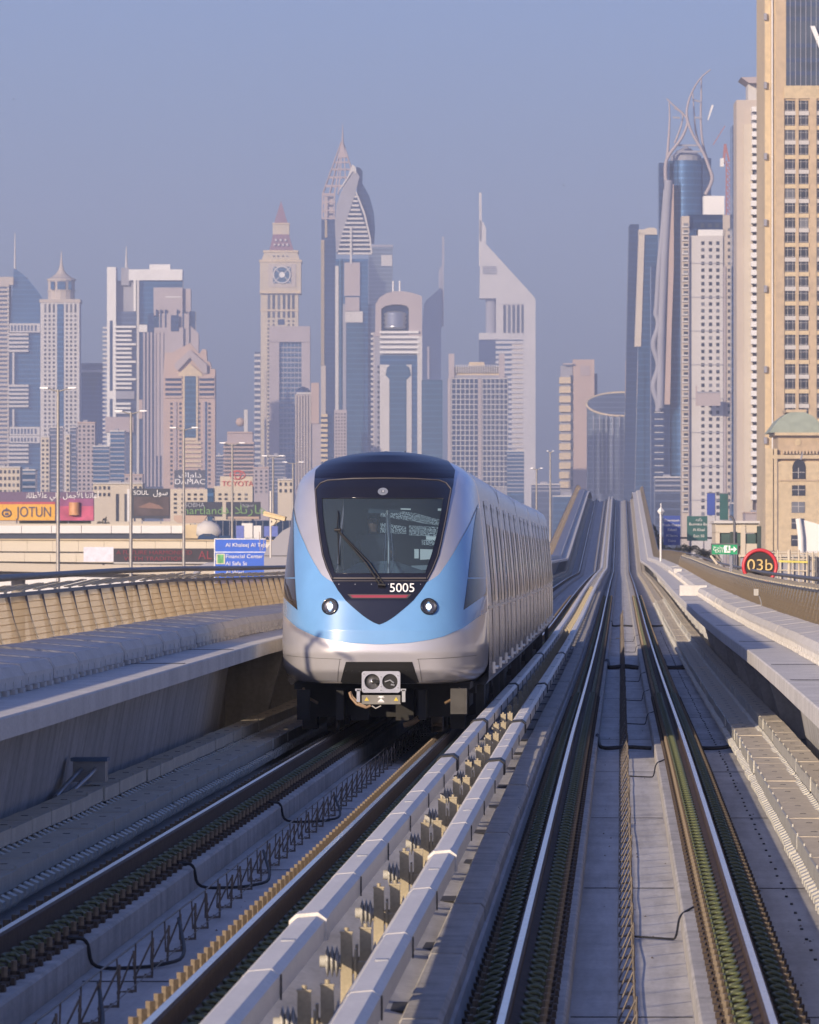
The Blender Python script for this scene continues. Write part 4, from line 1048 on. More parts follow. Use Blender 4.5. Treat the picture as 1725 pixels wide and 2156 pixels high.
b.box('glass_front', 244, 288, 655, None, 7, 9, G_grey); b.box('sky_box', 291, 310, 684, 699, -2, 5, C_white); b.box('sky_box', 293, 306, 842, 882, -2, 5, C_salmon); b.box('sky_box', 244, 283, 824, 840, -2, 7, C_grey)
b.box('banner_wall', 222, 281, 878, 910, -2, 6.8, C_pink); b.spire(265, 517, 563, 1.2, .25)
# ---- stepped grey-beige tower
b = Bld('stepped_tower', 'grey-beige stepped tower with vertical stripes, behind the salmon gabled tower', 'tower', 4850, 360)
b.box('wall', 335, 398, 660, None, 0, 28, C_rose); b.box('wall', 325, 386, 690, 960, -3, 0, C_rose); b.box('top_block', 323, 384, 605, 664, 2, 24, C_rose); b.box('top_block', 384, 401, 607, 690, 6, 24, C_rose)
b.box('side_glass', 398, 411, 655, 700, 4, 24, G_dark); b.box('side_glass', 311, 324, 659, None, 2, 26, G_dark)
b.many('stripe_window', [(u, u + 3.2, 652, 690) for u in (328, 337, 347, 372, 384)], -.4 + 0, 2.2, G_dark); b.box('stripe_window', 360, 377, 664, 698, -3.4, -3, G_dark)
b.many('mullion', [(u, u + 3.6, 700, 1025) for u in (302, 309.5, 317, 325, 333, 341)], -4, 2, C_rose); b.box('glass_base', 300, 345, 700, None, -1, 10, G_grey)
b.poly('pyramid', [(383, 702), (400, 685), (418, 702)], 2, 16, C_rose); b.box('wall', 383, 418, 702, 745, 2, 18, C_rose); b.box('top_sign', 348, 382, 624, 626, 1.5, 2, C_white)
# ---- salmon gabled tower
b = Bld('gabled_tower', 'salmon postmodern tower with a stepped gable over a tall pointed teal window', 'tower', 4300, 399)
b.box('wall', 344, 453, 787, None, 0, 26, C_salmon)
b.poly('gable', [(344, 787), (346, 742), (362, 742), (400, 722), (420, 745), (426, 735), (434, 736), (436, 760), (442, 762), (445, 776), (453, 777), (453, 787)], 2, 22, C_salmon)
b.poly('gable_band', [(368, 774), (368, 766), (400, 736), (436, 768), (436, 787), (429, 787), (400, 753), (374, 781)], -1.2, 2, C_rose)
b.poly('gable_frame', [(376, 787), (400, 766), (426, 787), (426, 792), (376, 792)], -.9, 2, C_cream)
b.poly('pointed_window', [(389, 922), (389, 792), (400, 780), (413, 792), (413, 922)], -.8, 0, G_teal)
b.box('window_frame', 385, 389, 785, 930, -1.0, 0, C_cream); b.box('window_frame', 413, 417, 785, 930, -1.0, 0, C_cream); b.box('window_frame', 385, 417, 922, 928, -1.1, 0, C_cream)
for ua, ub in ((347, 383), (419, 452)):
    b.many('storey_band', b.rows(ua, ub, 792, 842, 10.4, 4.6), -1.3, 0, C_salmon); b.many('storey_window', b.rows(ua + 1, ub - 1, 797, 842, 10.4, 4.8), -.4, 0, G_dark)
b.many('window', b.grid([361, 380], 5, 848, 1025, 9.3, 5), -.3, 0, G_win); b.many('window', b.grid([419.5, 441], 5, 848, 1025, 9.3, 5), -.3, 0, G_win)
b.box('pier', 366, 372, 846, None, -1, 0, C_pink); b.box('pier', 427, 432, 846, None, -1, 0, C_pink); b.box('side_glass', 430, 436, 846, None, -.4, 0, G_blue)
b.many('balcony_band', b.rows(385, 424, 930, 985, 9.8, 4.6), -1.4, 0, C_cream)
# sign block at its foot
b = Bld('billboard', 'dark rooftop billboard with white two-line lettering at the foot of the gabled tower', 'billboard', 3000, 400)
b.box('board', 367, 433, 990, 1027, 0, 2, mat('sign_navy', (.05, .055, .075), .5)); b.box('stand', 380, 384, 1027, 1040, .5, 1.5, C_grey); b.box('stand', 415, 419, 1027, 1040, .5, 1.5, C_grey)
text('lettering', 'DAMAC', 3.4, M_white, b.e, (b.X(400), -.1, b.Z(1015)), ext=.05, xs=1.2); text('lettering', '\u062F\u0627\u0645\u0627\u0643'[::-1], 3.4, M_white, b.e, (b.X(400), -.1, b.Z(1001)), ext=.05, xs=1.4)
# ---- low stepped pink block with a golden sphere
b = Bld('stepped_block', 'small pink stepped block with a ball and a short column on its roof', 'office block', 3900, 504)
b.box('wall', 472, 534, 930, None, 0, 24, C_pink); b.box('top', 478, 532, 909, 930, 3, 20, C_pink); b.many('storey_band', b.rows(470, 535, 932, 1030, 8.2, 3.2), -1.4, 0, C_salmon); b.many('window_band', b.rows(473, 533, 936, 1030, 8.2, 3.6), -.3, 0, G_win)
b.box('roof_band', 479, 531, 909, 912, 2, 20, C_salmon)
MB().lathe([(0.01, -2.8), (1.5, -2.4), (2.5, -1.3), (2.8, 0), (2.5, 1.3), (1.5, 2.4), (0.01, 2.8)], (b.X(505), 10, b.Z(888)), 16).build('roof_ball', C_salmon, b.e)
b.box('roof_column', 513, 521, 862, 910, 8, 12, C_pale)
# ---- clock tower
b = Bld('clock_tower', 'beige clock tower with a red mansard roof and a pointed spire, left of the train', 'clock tower', 5750, 592)
b.box('wall', 549, 628, 617, None, 0, 32, C_clock); b.box('clock_head', 547.5, 634, 552, 612, -3, 36, C_clock)
b.box('cornice', 546, 635.5, 547, 552, -4, 37, C_cream); b.box('cornice', 547, 634, 612, 618, -4, 36, C_cream)
b.poly('attic', [(551, 547), (557, 530), (626, 530), (631, 547)], -1, 33, C_clock); b.box('attic_rim', 554, 628, 527, 531, -2, 34, C_cream)
b.poly('mansard_roof', [(567, 527), (575, 493), (608, 493), (618, 527)], 2, 28, C_roofred); b.box('lantern', 574, 609, 470, 493, 5, 25, C_clock); b.box('lantern_rim', 573, 610, 468.5, 471.5, 4, 26, C_cream)
mb = MB(); s_ = b.k * 14.5
mb.add([(b.X(591) - s_, 15 - s_, b.Z(469)), (b.X(591) + s_, 15 - s_, b.Z(469)), (b.X(591) + s_, 15 + s_, b.Z(469)), (b.X(591) - s_, 15 + s_, b.Z(469)), (b.X(591), 15, b.Z(420))], [(0, 1, 4), (1, 2, 4), (2, 3, 4), (3, 0, 4)]).build('spire', C_roofred, b.e)
b.many('dormer', [(u - 2, u + 2, v, v + 4) for v, us in ((503, (581, 591, 601)), (513, (578, 587, 596, 605))) for u in us], 0, 3.5, C_pale); b.many('attic_window', [(u - 2, u + 2, 538, 541) for u in (577, 586, 596, 605)], -1.4, -1, G_win)
b.box('dial_frame', 565, 623, 555, 605, -3.6, -3, C_beige); b.box('dial_field', 575, 613, 562, 597, -3.9, -3.6, G_teal)
MB().tube([(b.X(594) + 7.5 * math.cos(a), -4.1, b.Z(579) + 7.5 * math.sin(a)) for a in [i * math.pi / 12 for i in range(25)]], .8, 6).build('dial_ring', C_pale, b.e)
MB().cyl((b.X(594), -4.5, b.Z(579)), 2.6, .8, 16, 'y').build('dial_hub', C_white, b.e)
for a, c in (((575, 562), (588, 574)), ((613, 562), (600, 574)), ((575, 597), (588, 584)), ((613, 597), (600, 584))): MB().bar((b.X(a[0]), -4, b.Z(a[1])), (b.X(c[0]), -4, b.Z(c[1])), .7).build('dial_spoke', C_pale, b.e)
b.many('tall_window', [(u - 2.6, u + 2.6, 620, 651) for u in (566, 576, 587, 598, 608, 617.5)], -.5, 0, G_win); b.many('tall_window', [(u - 2.6, u + 2.6, 656, 669) for u in (566, 576, 587, 598, 608, 617.5)], -.5, 0, G_win)
b.box('string_course', 547.5, 629, 652, 655, -1.2, 0, C_cream); b.many('window', b.grid([566, 576, 608, 617.5], 4, 674, 688, 8, 4), -.4, 0, G_win); b.box('loggia', 585, 599, 672, 684, -.6, 0, G_dark)
b.many('side_window', b.grid([565], 4, 690, 1000, 8.2, 4.2), -.4, 0, G_win)
b.box('annex', 536, 549, 740, None, 6, 26, G_grey); b.many('annex_band', b.rows(535, 548, 745, 1000, 12, 5), 4.5, 6, C_pale)
# ---- framed block in front of the clock tower
b = Bld('framed_tower', 'dull mauve framed tower with a blue window grid, in front of the clock tower', 'tower', 5300, 610)
b.box('frame', 567, 653, 687, 720, -1, 26, C_rose); b.box('frame_leg', 567, 588, 720, None, 0, 26, C_rose); b.box('frame_leg', 635, 653, 720, None, 0, 26, C_rose); b.box('glazing', 588, 635, 720, None, 4, 24, G_blue)
b.many('mullion', [(u, u + 1.2, 722, 1040) for u in (596, 604, 612, 620, 628)], 3, 4, C_grey); b.many('transom', b.rows(588, 635, 730, 1030, 10.6, 3), 3.2, 4, C_grey)
b.box('left_fin', 557, 561, 780, None, -2, 8, C_beige)
b = Bld('domed_block', 'ribbed beige block with a dark shallow dome and a tan slab beside it', 'office block', 4600, 640)
b.box('wall', 622, 656, 830, None, 0, 20, C_rose); b.many('rib', [(u, u + 2.6, 832, 1030) for u in (622, 628, 634, 640, 646, 652)], -1.5, 0, C_beige)
MB().lathe([(5.6, 0), (5.4, 2.2), (3.8, 4.4), (.01, 5.8)], (b.X(638), 9, b.Z(830)), 20).build('dome', G_dark, b.e)
b.box('tan_slab', 655, 672, 806, 892, -1, 14, C_salmon); b.box('slab_base', 654, 676, 892, None, 0, 14, C_rose); b.box('white_band', 624, 655, 826, 830, -.8, 12, C_pale)
# ---- pointed lattice tower with interlaced sail shapes (two towers one behind the other)
b = Bld('lattice_spire_tower', 'very tall slim tower ending in an open lattice pyramid and needle', 'tower', 5000, 700)
b.box('shaft', 677, 707, 460, None, 0, 20, G_dark); b.box('gilded_edge', 676, 683, 505, 770, -1.2, 0, M_glint); b.box('gilded_edge', 684, 689, 463, 500, -1.2, 0, M_glint); b.box('edge', 676, 686, 770, None, -1, 0, C_beige)
la = MB(); ap = Vector((b.X(721.5), 9, b.Z(318)))
def lat(u, v): return Vector((b.X(u), 0, b.Z(v)))
bl_ = [(678, 460), (678, 410), (721, 300)]
for y in (0, 18):
    for a, c in (((678, 460), (679, 408)), ((679, 408), (719, 296)), ((704, 460), (704, 408)), ((704, 408), (721, 300)), ((712, 408), (722, 300)), ((742, 360), (723, 300)), ((729, 400), (723, 300)), ((694, 408), (720, 300)), ((728, 520), (742, 360))):
        la.bar(Vector((b.X(a[0]), y, b.Z(a[1]))), Vector((b.X(c[0]), 9 if c[1] < 310 else y, b.Z(c[1]))), .8)
    for v in (460, 443, 425, 408):
        la.bar(Vector((b.X(678), y, b.Z(v))), Vector((b.X(706), y, b.Z(v))), 1.2)
    for v in (390, 372, 355, 340, 326, 314):
        f_ = (v - 300) / 108.0; la.bar(Vector((b.X(721 - 42 * f_), y * f_ + 9 * (1 - f_), b.Z(v))), Vector((b.X(722 + 32 * f_), y * f_ + 9 * (1 - f_), b.Z(v))), 1.0)
la.build('lattice', C_pink, b.e); b.poly('needle_base', [(712, 330), (716, 318), (721, 292), (726, 318), (731, 330)], 6, 12, C_pink); b.spire(721.5, 258, 300, .9, .12, C_pink)
b.box('crown_infill', 682, 702, 412, 458, 8, 10, C_rose)
b = Bld('sail_tower', 'glass tower topped by two crossed leaf-shaped sails over striped curved louvres', 'tower', 4700, 748)
b.box('shaft', 706, 775, 545, None, 0, 24, G_blue); b.box('shaft', 775, 790, 640, None, 4, 22, G_grey)
b.poly('sail', [(742, 352), (752, 362), (757, 372), (748, 408), (735, 448), (722, 488), (712, 530), (708, 531), (705, 470), (709, 430), (722, 395), (733, 375)], -1, 3, C_grey)
b.poly('sail_edge', [(742, 346), (749, 352), (751, 366), (743, 360), (722, 392), (714, 402), (716, 396), (732, 372)], -2, 2, C_pale)
b.poly('back_sail', [(750, 350), (758, 352), (764, 360), (763, 385), (778, 412), (787, 445), (790, 480), (788, 512), (778, 512), (772, 460), (752, 405)], 4, 10, G_dark)
LV = lambda v: interp([(407, 1), (440, 9), (480, 22), (531, 32)], v)
b.poly('louvre_wall', [(709, 533), (716, 500), (728, 455), (748, 408), (768, 455), (778, 500), (782, 533)], 2, 12, G_dark)
b.many('louvre', [(749 - LV(v) * 1.18, 749 + LV(v) * (1.05), v, v + 4.2) for v in [412 + 9.2 * i for i in range(14)]], -1.6, 3, C_pale)
b.poly('louvre_rib', [(748, 404), (751, 404), (769, 448), (781, 500), (784, 533), (781, 533), (777, 500), (766, 452)], -2.2, 2, C_pale)
b.box('centre_mast', 737, 741, 478, 556, -3, -1, C_pale)
b.box('pale_panel', 725, 758, 553, 623, -2, 0, C_rose); b.box('pale_panel', 727, 757, 626, 655, -2, 0, C_rose); b.box('pale_panel', 727, 764, 656, 679, -2.2, 0, C_pale)
b.box('light_strip', 706, 713, 560, None, -1.4, 0, C_pale); MB().tube([(b.X(717), 1, 0), (b.X(717), 1, b.Z(545))], 2.0, 12).build('glass_bay', G_teal, b.e)
b.box('glass_front', 730, 766, 679, None, -1.4, 0, G_teal); b.box('plain_strip', 722, 729, 640, None, -1.2, 0, C_grey)
b = Bld('pixel_block', 'pinkish pixel-fronted low block below the sail tower', 'office block', 4200, 717)
b.box('wall', 704, 730, 863, None, 0, 16, C_rose); b.many('window', b.grid([708, 714, 720, 726], 2.6, 870, 1000, 7, 3.4), -.3, 0, G_win, False)
b.box('wall', 676, 700, 872, None, 0, 14, G_dark); b.many('balcony', b.rows(676, 690, 872, 1000, 10.5, 6), -2, 0, C_cream)
b = Bld('green_glass_box', 'flat-topped greenish glass tower behind the arched tower', 'tower', 5900, 802)
b.box('shaft', 776, 827, 518, None, 0, 30, G_green); b.box('rim', 775, 828, 515, 520, -1, 31, C_grey); b.box('sign_panel', 803, 826, 537, 560, -1, 0, C_pale)
# ---- arched tower
b = Bld('arched_tower', 'grey tower with a rounded arch top holding a drum, right above the train', 'tower', 4500, 838)
b.poly('arch_top', [(790, 708), (791, 640), (800, 626), (815, 617), (830, 613), (848, 613), (866, 616), (880, 620), (889, 624), (889, 708), (861, 708), (861, 650), (857, 644), (844, 641), (828, 641), (812, 644), (803, 650), (803, 708)], 0, 22, C_rose)
b.box('opening_back', 803, 861, 641, 700, 14, 18, G_dark)
MB().lathe([(0.01, 0), (7.2, .4), (8, 2.2), (6.8, 2.6), (8.2, 5.4), (7, 5.8), (8.2, 8.2), (7, 8.6), (8, 11), (5, 12.6), (.01, 13)], (b.X(832), 4, b.Z(693)), 24).build('roof_drum', mat('drum_steel', (.45, .47, .5), .3, .7), b.e)
b.box('wall', 789, 889, 700, None, 1, 22, C_grey); b.many('band', b.rows(800, 882, 697, 748, 10.6, 5), -2, 1, C_white)
b.box('glass_front', 800, 881, 748, None, 0, 1, G_blue); b.box('light_pier', 800, 820, 768, None, -1.2, 0, C_pale); b.box('light_pier', 856, 867, 768, None, -1.2, 0, C_pale); b.box('edge_pier', 879, 889, 708, None, -1.5, 1, C_pale)
b.poly('bulb_glass', [(812, 790), (815, 774), (828, 766), (850, 766), (862, 774), (866, 790), (856, 800), (856, None), (821, None), (821, 800)], -1.5, -1.2, G_teal)
b.many('side_balcony', b.rows(781, 789, 700, 1000, 10.6, 4.6), 2, 12, C_pale); b.box('side_pier', 786, 790, 700, None, 2, 20, C_rose); b.many('side_window', b.grid([797], 4.5, 770, 1000, 10.6, 5), -.4, 1, G_win)
for u in (828, 842): MB().tube([(b.X(u), 10, b.Z(615)), (b.X(u), 10, b.Z(590))], .7, 8).build('roof_mast', C_white, b.e)
# ---- second triangular tower, in shade, behind
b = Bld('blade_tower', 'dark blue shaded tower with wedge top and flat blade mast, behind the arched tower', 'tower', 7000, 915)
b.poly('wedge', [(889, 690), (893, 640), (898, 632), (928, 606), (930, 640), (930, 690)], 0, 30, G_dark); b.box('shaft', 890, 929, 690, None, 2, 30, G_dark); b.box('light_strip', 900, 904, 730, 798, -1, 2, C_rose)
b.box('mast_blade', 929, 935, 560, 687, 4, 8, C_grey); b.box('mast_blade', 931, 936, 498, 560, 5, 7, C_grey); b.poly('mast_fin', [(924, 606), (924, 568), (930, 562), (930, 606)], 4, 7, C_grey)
b = Bld('plain_block', 'plain teal-grey block in haze low between the arched and the grid tower', 'office block', 4400, 915)
b.box('wall', 888, 932, 800, None, 0, 20, G_teal)
# ---- grid tower
b = Bld('grid_tower', 'broad tower fronted by two white-framed window grids with horned corners', 'tower', 4300, 1008)
b.box('wall', 945, 1069, 790, None, 0, 24, C_grey); b.box('crown', 955, 1057, 772, 790, 2, 22, C_cream); b.box('crown_roof', 988, 1020, 762, 774, 4, 16, C_cream)
b.box('horn', 945, 957, 745, 797, -1, 6, C_rose); b.box('horn', 1051, 1063, 745, 797, -1, 6, C_rose)
b.many('crown_rib', [(u, u + 2.2, 768, 785) for u in range(960, 1054, 5)], 0, 2, C_pale, False)
us = [952 + i * 9.4 for i in range(6)] + [1018.5 + i * 9.0 for i in range(6)]
b.many('window', b.grid([u + 3.5 for u in us], 7.2, 799, 1030, 10.85, 8.2), -.3, 0, G_dark)
b.many('frame_transom', b.rows(951, 1006, 796.5, 1032, 10.85, 1.6) + b.rows(1015, 1068, 796.5, 1032, 10.85, 1.6), -1, 0, C_pale, True); b.many('frame_mullion', [(u, u + 1.2, 797, 1032) for u in [951 + i * 9.4 for i in range(7)] + [1014.6 + i * 9.0 for i in range(7)]], -.9, 0, C_pale)
b.box('corner_pier', 943, 950, 797, None, -1.2, 6, C_rose); b.box('centre_pier', 1007.5, 1013.5, 797, None, -1.4, 0, C_rose)
# ---- big triangular tower
b = Bld('triangular_tower', 'large pale triangular-topped tower with slatted side and tall needle mast, right of the train', 'tower', 6800, 1068)
b.poly('head', [(1010, 628), (1012, 508), (1018, 508), (1024, 514), (1126, 626), (1128, 632), (1128, 712), (1103, 712), (1103, 640), (1045, 640), (1045, 628)], 0, 34, C_pale)
b.box('head_front', 1045, 1104, 628, 713, 1, 30, C_pale); b.many('head_slot', [(u, u + 4.6, 642, 701) for u in (1060, 1069.5, 1079, 1088.5, 1098)], -.6, 1, G_win); b.many('top_grille', b.rows(1017, 1046, 561, 580, 3.6, 1.6), -.5, 0, G_grey)
MB().tube([(b.X(1034), 14, b.Z(702)), (b.X(1034), 14, b.Z(630))], 5.5, 18).build('dark_cylinder', C_grey, b.e)
b.box('beam', 1009, 1104, 701, 715, 0, 30, C_pale); b.box('right_pier', 1102, 1128, 712, None, 0, 32, C_pale); b.box('left_glass', 1009, 1044, 715, None, 3, 28, G_dark); b.box('slot_glass', 1044, 1102, 715, None, 3, 28, G_blue)
b.many('slat', b.rows(1044, 1102, 718, 1030, 10.45, 5.6), -.4, 3, C_pale); b.many('slat_light', b.rows(1078, 1102, 724, 1030, 10.45, 4.6), 1.5, 3, C_sand, True)
b.poly('mast_fin', [(1010, 508), (1010, 462), (1019, 468), (1024, 480), (1024, 512)], 4, 8, C_pale); b.poly('mast', [(1009, 560), (1009, 405), (1014.5, 405), (1015, 470), (1014, 560)], 4, 8, C_pale)
# ---- beige slab and oval glass building by the end of the line
b = Bld('beige_slab_tower', 'plain tan slab tower with a square emblem and stacked balconies on its left edge', 'tower', 4600, 1215)
b.box('slab', 1207, 1252, 757, None, 0, 20, C_salmon); b.box('square_panel', 1222, 1242, 770, 791, -.5, 0, C_pink); b.many('balcony', b.rows(1178, 1202, 794, 1040, 20, 13.5), -1, 9, C_cream); b.box('core', 1181, 1206, 770, None, 2, 18, C_grey)
b.box('roof_plate', 1186, 1208, 765, 768, -3, 12, C_rose); b.many('joint_glass', b.rows(1201, 1207, 790, 1035, 20, 14), -.6, 2, G_win); b.box('rear_wing', 1252, 1259, 786, None, 8, 20, G_dark)
b = Bld('oval_glass_building', 'low oval glass building with a slanted elliptical roof rim beyond the track crest', 'office block', 4450, 1300)
cx = b.X(1312); ra, rb_ = b.k * 75, b.k * 40; vs = []; n = 48
for zt_ in (0, 1):
    for i in range(n):
        a = 2 * math.pi * i / n; x = ra * math.cos(a); y = rb_ * math.sin(a); z = 0 if not zt_ else b.Z(850) + (y / rb_) * b.k * 26 
        vs.append((cx + x, 14 + y, z))
mb = MB(); mb.add(vs, [(i, (i + 1) % n, n + (i + 1) % n, n + i) for i in range(n)], 0, True).add(vs[n:], [tuple(range(n))]); mb.build('glass_wall', G_green, b.e)
MB().tube(vs[n:] + [vs[n]], .8, 6).build('roof_rim', M_glint if False else C_cream, b.e)
b.many('mullion', [(u, u + 1.4, 875, 1040) for u in (1249, 1262, 1276, 1290, 1304)], -3.2, 0, C_grey)
# ---- right group
b = Bld('dark_slab_tower', 'thin dark blue slab tower at the end of the line, leftmost of the right-hand group', 'tower', 4200, 1328)
b.poly('slab', [(1310, None), (1325, 476), (1328, 472), (1346, 472), (1345, None)], 0, 18, G_dark)
b = Bld('framed_glass_tower', 'blue glass tower in a pale portal frame behind the twisted-crown tower', 'tower', 4000, 1365)
b.box('frame', 1346, 1384, 483, 494, -1, 18, C_sand); b.poly('frame_leg', [(1337, 730), (1346, 490), (1358, 490), (1350, 730)], -1, 12, C_sand); b.poly('glass', [(1334, None), (1350, 494), (1386, 494), (1386, None)], 0, 18, G_blue); b.box('edge', 1354, 1357, 740, None, -1, 0, G_teal); b.poly('arc', [(1356, 483), (1366, 479), (1378, 479), (1384, 483)], 0, 10, C_sand)
b = Bld('twisted_crown_tower', 'blue cylinder tower whose top ends in open curved fins like horns', 'tower', 3700, 1440)
MB().tube([(b.X(1447), 14, 0), (b.X(1447), 14, b.Z(336))], b.k * 38, 36).build('glass_cylinder', G_blue, b.e)
b.box('side_block', 1389, 1412, 341, None, 6, 24, G_dark); b.box('side_block', 1372, 1400, 560, None, 2, 20, G_dark); b.box('side_block', 1478, 1500, 330, None, 10, 26, G_dark)
def ribbon(pts, w, y, nm, m_, t=3.):
    mb = MB(); q = [Vector((b.X(u), y, b.Z(v))) for u, v in pts]; sm = []
    for i in range(len(q) - 1):
        for k in range(4):
            f_ = k / 4; p0 = q[max(i - 1, 0)]; p1 = q[i]; p2 = q[i + 1]; p3 = q[min(i + 2, len(q) - 1)]
            sm.append(.5 * ((2 * p1) + (p2 - p0) * f_ + (2 * p0 - 5 * p1 + 4 * p2 - p3) * f_ ** 2 + (3 * p1 - p0 - 3 * p2 + p3) * f_ ** 3))
    sm.append(q[-1]); N_ = len(sm)
    mb.tube(sm, [max(.3, (w[0] + (w[1] - w[0]) * i / (N_ - 1))) for i in range(N_)], 8); mb.build(nm, m_, b.e)
ribbon([(1497, 146), (1478, 162), (1462, 185), (1450, 215), (1447, 245), (1458, 280), (1480, 318), (1493, 350), (1500, 378), (1486, 410)], (.35, 1.15), -1, 'curved_fin', C_rose)
ribbon([(1404, 207), (1420, 222), (1440, 240), (1448, 258), (1436, 290), (1410, 325), (1402, 350), (1404, 400)], (.35, 1.2), 0, 'curved_fin', C_rose)
ribbon([(1410, 214), (1411, 250), (1409, 290), (1406, 330)], (.35, .9), 2, 'upright_fin', C_rose); ribbon([(1478, 162), (1478, 200), (1477, 250), (1481, 300), (1492, 340)], (.4, .8), 4, 'upright_fin', C_rose)
ribbon([(1460, 190), (1463, 230), (1466, 270), (1475, 310)], (.3, .7), 6, 'curved_fin', C_rose); ribbon([(1420, 225), (1438, 238), (1436, 262), (1422, 300)], (.3, .6), 6, 'curved_fin', C_rose)
for a, c in (((1460, 209), (1478, 213)), ((1463, 246), (1480, 247)), ((1418, 246), (1433, 247)), ((1430, 305), (1470, 305)), ((1425, 318), (1478, 318))): MB().bar((b.X(a[0]), 3, b.Z(a[1])), (b.X(c[0]), 3, b.Z(c[1])), 1.1).build('crown_tie', C_grey, b.e)
MB().lathe([(9, 0), (9, 3), (5, 6), (.01, 9)], (b.X(1447), 14, b.Z(336)), 16, smooth=False).build('roof_core', C_grey, b.e)
b.poly('free_fin', [(1491, 250), (1493, 252), (1504, 222), (1503, 219), (1500, 219)], 4, 6, C_white)
zz_ = [(1381 + 5 * math.sin((v - 660) / 14.), v) for v in range(660, 870, 9)]
ribbon([(1402, 400), (1396, 480), (1388, 560), (1383, 640)] + zz_, (1.5, 1.7), -3, 'sculpted_strip', C_grey); ribbon([(1408, 380), (1402, 480), (1396, 600), (1392, 700), (1390, 860)], (2.4, 2.2), -3, 'sculpted_strip', C_grey)
b.poly('beige_edge', [(1411, 388), (1419, 388), (1419, 560), (1414, 700), (1411, 852), (1399, 852), (1404, 700), (1408, 560)], -3, 6, C_salmon); b.many('step_glass', [(1378, 1397, v, v + 1.6) for v in range(868, 1040, 14)], -3.5, -3, C_pale)
b = Bld('white_apartment_tower', 'white apartment tower with three columns of square windows in front of the horned tower', 'tower', 2750, 1490)
b.box('wall', 1452, 1523, 496, None, 0, 20, C_pale); b.box('wall', 1471, 1529, 483, 497, 1, 18, C_white); b.box('dark_storey', 1450, 1528, 451, 484, 2, 18, G_dark); b.box('roof_cube', 1483, 1527, 411, 451, 4, 14, C_white)
b.many('window', b.grid([1480.5, 1496.5, 1512], 6.8, 508, 1088, 14.27, 7.4), -.15, 0, G_win); b.many('top_window', [(u - 4, u + 4, 470, 478) for u in (1480, 1496, 1511)], 1.6, 2, G_winb)
b.many('storey_groove', [(1452, 1523, v, v + 1.5) for v in [553.5 + 71.3 * i for i in range(8)]], -.3, 0, C_grey)
b.box('left_bay', 1436, 1452, 455, None, -1, 12, C_beige); b.many('bay_opening', [(1440, 1449, v, v + 6) for v in [470 + 14.27 * i for i in range(43)]], -1.3, -1, G_win); b.many('balcony', [(1436, 1450, v + 6, v + 9) for v in [470 + 14.27 * i for i in range(43)]], -2.2, -1, C_pale)
b.box('corner_strip', 1449.5, 1451.5, 496, None, -1.8, 0, C_rose); b.box('right_bay', 1523, 1544, 452, None, 1, 16, C_beige); b.many('window', b.grid([1536], 5.4, 480, 1080, 14.27, 6.4), .8, 1, G_win); b.box('bay_edge', 1523, 1529, 560, None, .4, 1, C_rose)
cr = Bld('facade_cradle', 'rusty maintenance cradle hanging on the white apartment tower', 'cradle', 2740, 1490); cr.box('platform', 1467, 1517, 827, 855, -2.5, -1, C_rose); cr.box('hanger', 1465, 1468, 812, 855, -2.5, -2, C_pink); cr.box('top_rail', 1467, 1517, 825, 828, -2.8, -2.2, C_grey)
b = Bld('tower_crane', 'red lattice tower crane between the white cube and the glass slab', 'crane', 2900, 1535)
la = MB()
for du in (-5, 5):
    la.bar((b.X(1535 + du), 0, b.Z(560)), (b.X(1535 + du), 0, b.Z(338)), .55)
for i in range(18):
    v = 345 + i * 12; la.bar((b.X(1530), 0, b.Z(v)), (b.X(1540), 0, b.Z(v + 12)), .4).bar((b.X(1530), 0, b.Z(v)), (b.X(1540), 0, b.Z(v)), .4)
M_cr = mat('crane_red', (.32, .12, .11), .6); la.build('mast', M_cr, b.e); MB().bar((b.X(1524), 0, b.Z(345)), (b.X(1528), 0, b.Z(303)), 1.2).bar((b.X(1528), 0, b.Z(303)), (b.X(1536), 0, b.Z(340)), .8).bar((b.X(1502), 0, b.Z(305)), (b.X(1527), 0, b.Z(265)), .35).build('jib', M_cr, b.e); b.box('counterweight', 1517, 1525, 333, 351, -1, 1, C_white)
b = Bld('glass_slab_tower', 'dark grey-blue glass slab squeezed between the crane and the white balcony tower', 'tower', 2600, 1556)
b.box('slab', 1543, 1570, 263, None, 0, 20, G_grey); b.box('lower_slab', 1541, 1566, 560, None, -1, 0, G_dark)
b = Bld('tall_balcony_tower', 'tall pale tower with bright stacked balconies next to the gold tower', 'tower', 2100, 1595)
b.box('wall', 1553, 1630, 208, None, 4, 24, C_beige); b.poly('roof_plate', [(1561, 162), (1578, 174), (1612, 174), (1640, 160)], 0, 20, C_rose); b.box('top', 1578, 1630, 168, 210, 5, 20, C_pale); b.box('front', 1568, 1586, 260, None, 2, 4, C_sand)
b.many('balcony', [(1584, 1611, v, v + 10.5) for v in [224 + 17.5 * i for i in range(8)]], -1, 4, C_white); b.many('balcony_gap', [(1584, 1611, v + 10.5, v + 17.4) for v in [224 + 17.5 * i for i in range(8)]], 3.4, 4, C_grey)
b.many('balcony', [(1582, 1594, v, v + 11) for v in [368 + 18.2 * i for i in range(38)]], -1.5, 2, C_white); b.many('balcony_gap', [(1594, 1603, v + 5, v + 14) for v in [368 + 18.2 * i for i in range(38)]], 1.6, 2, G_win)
b.box('pink_wall', 1594, 1632, 363, None, 1.9, 8, C_pink); b.many('pink_balcony', [(1594, 1612, v, v + 6) for v in [372 + 18.2 * i for i in range(14)]], -1, 1.9, C_salmon)
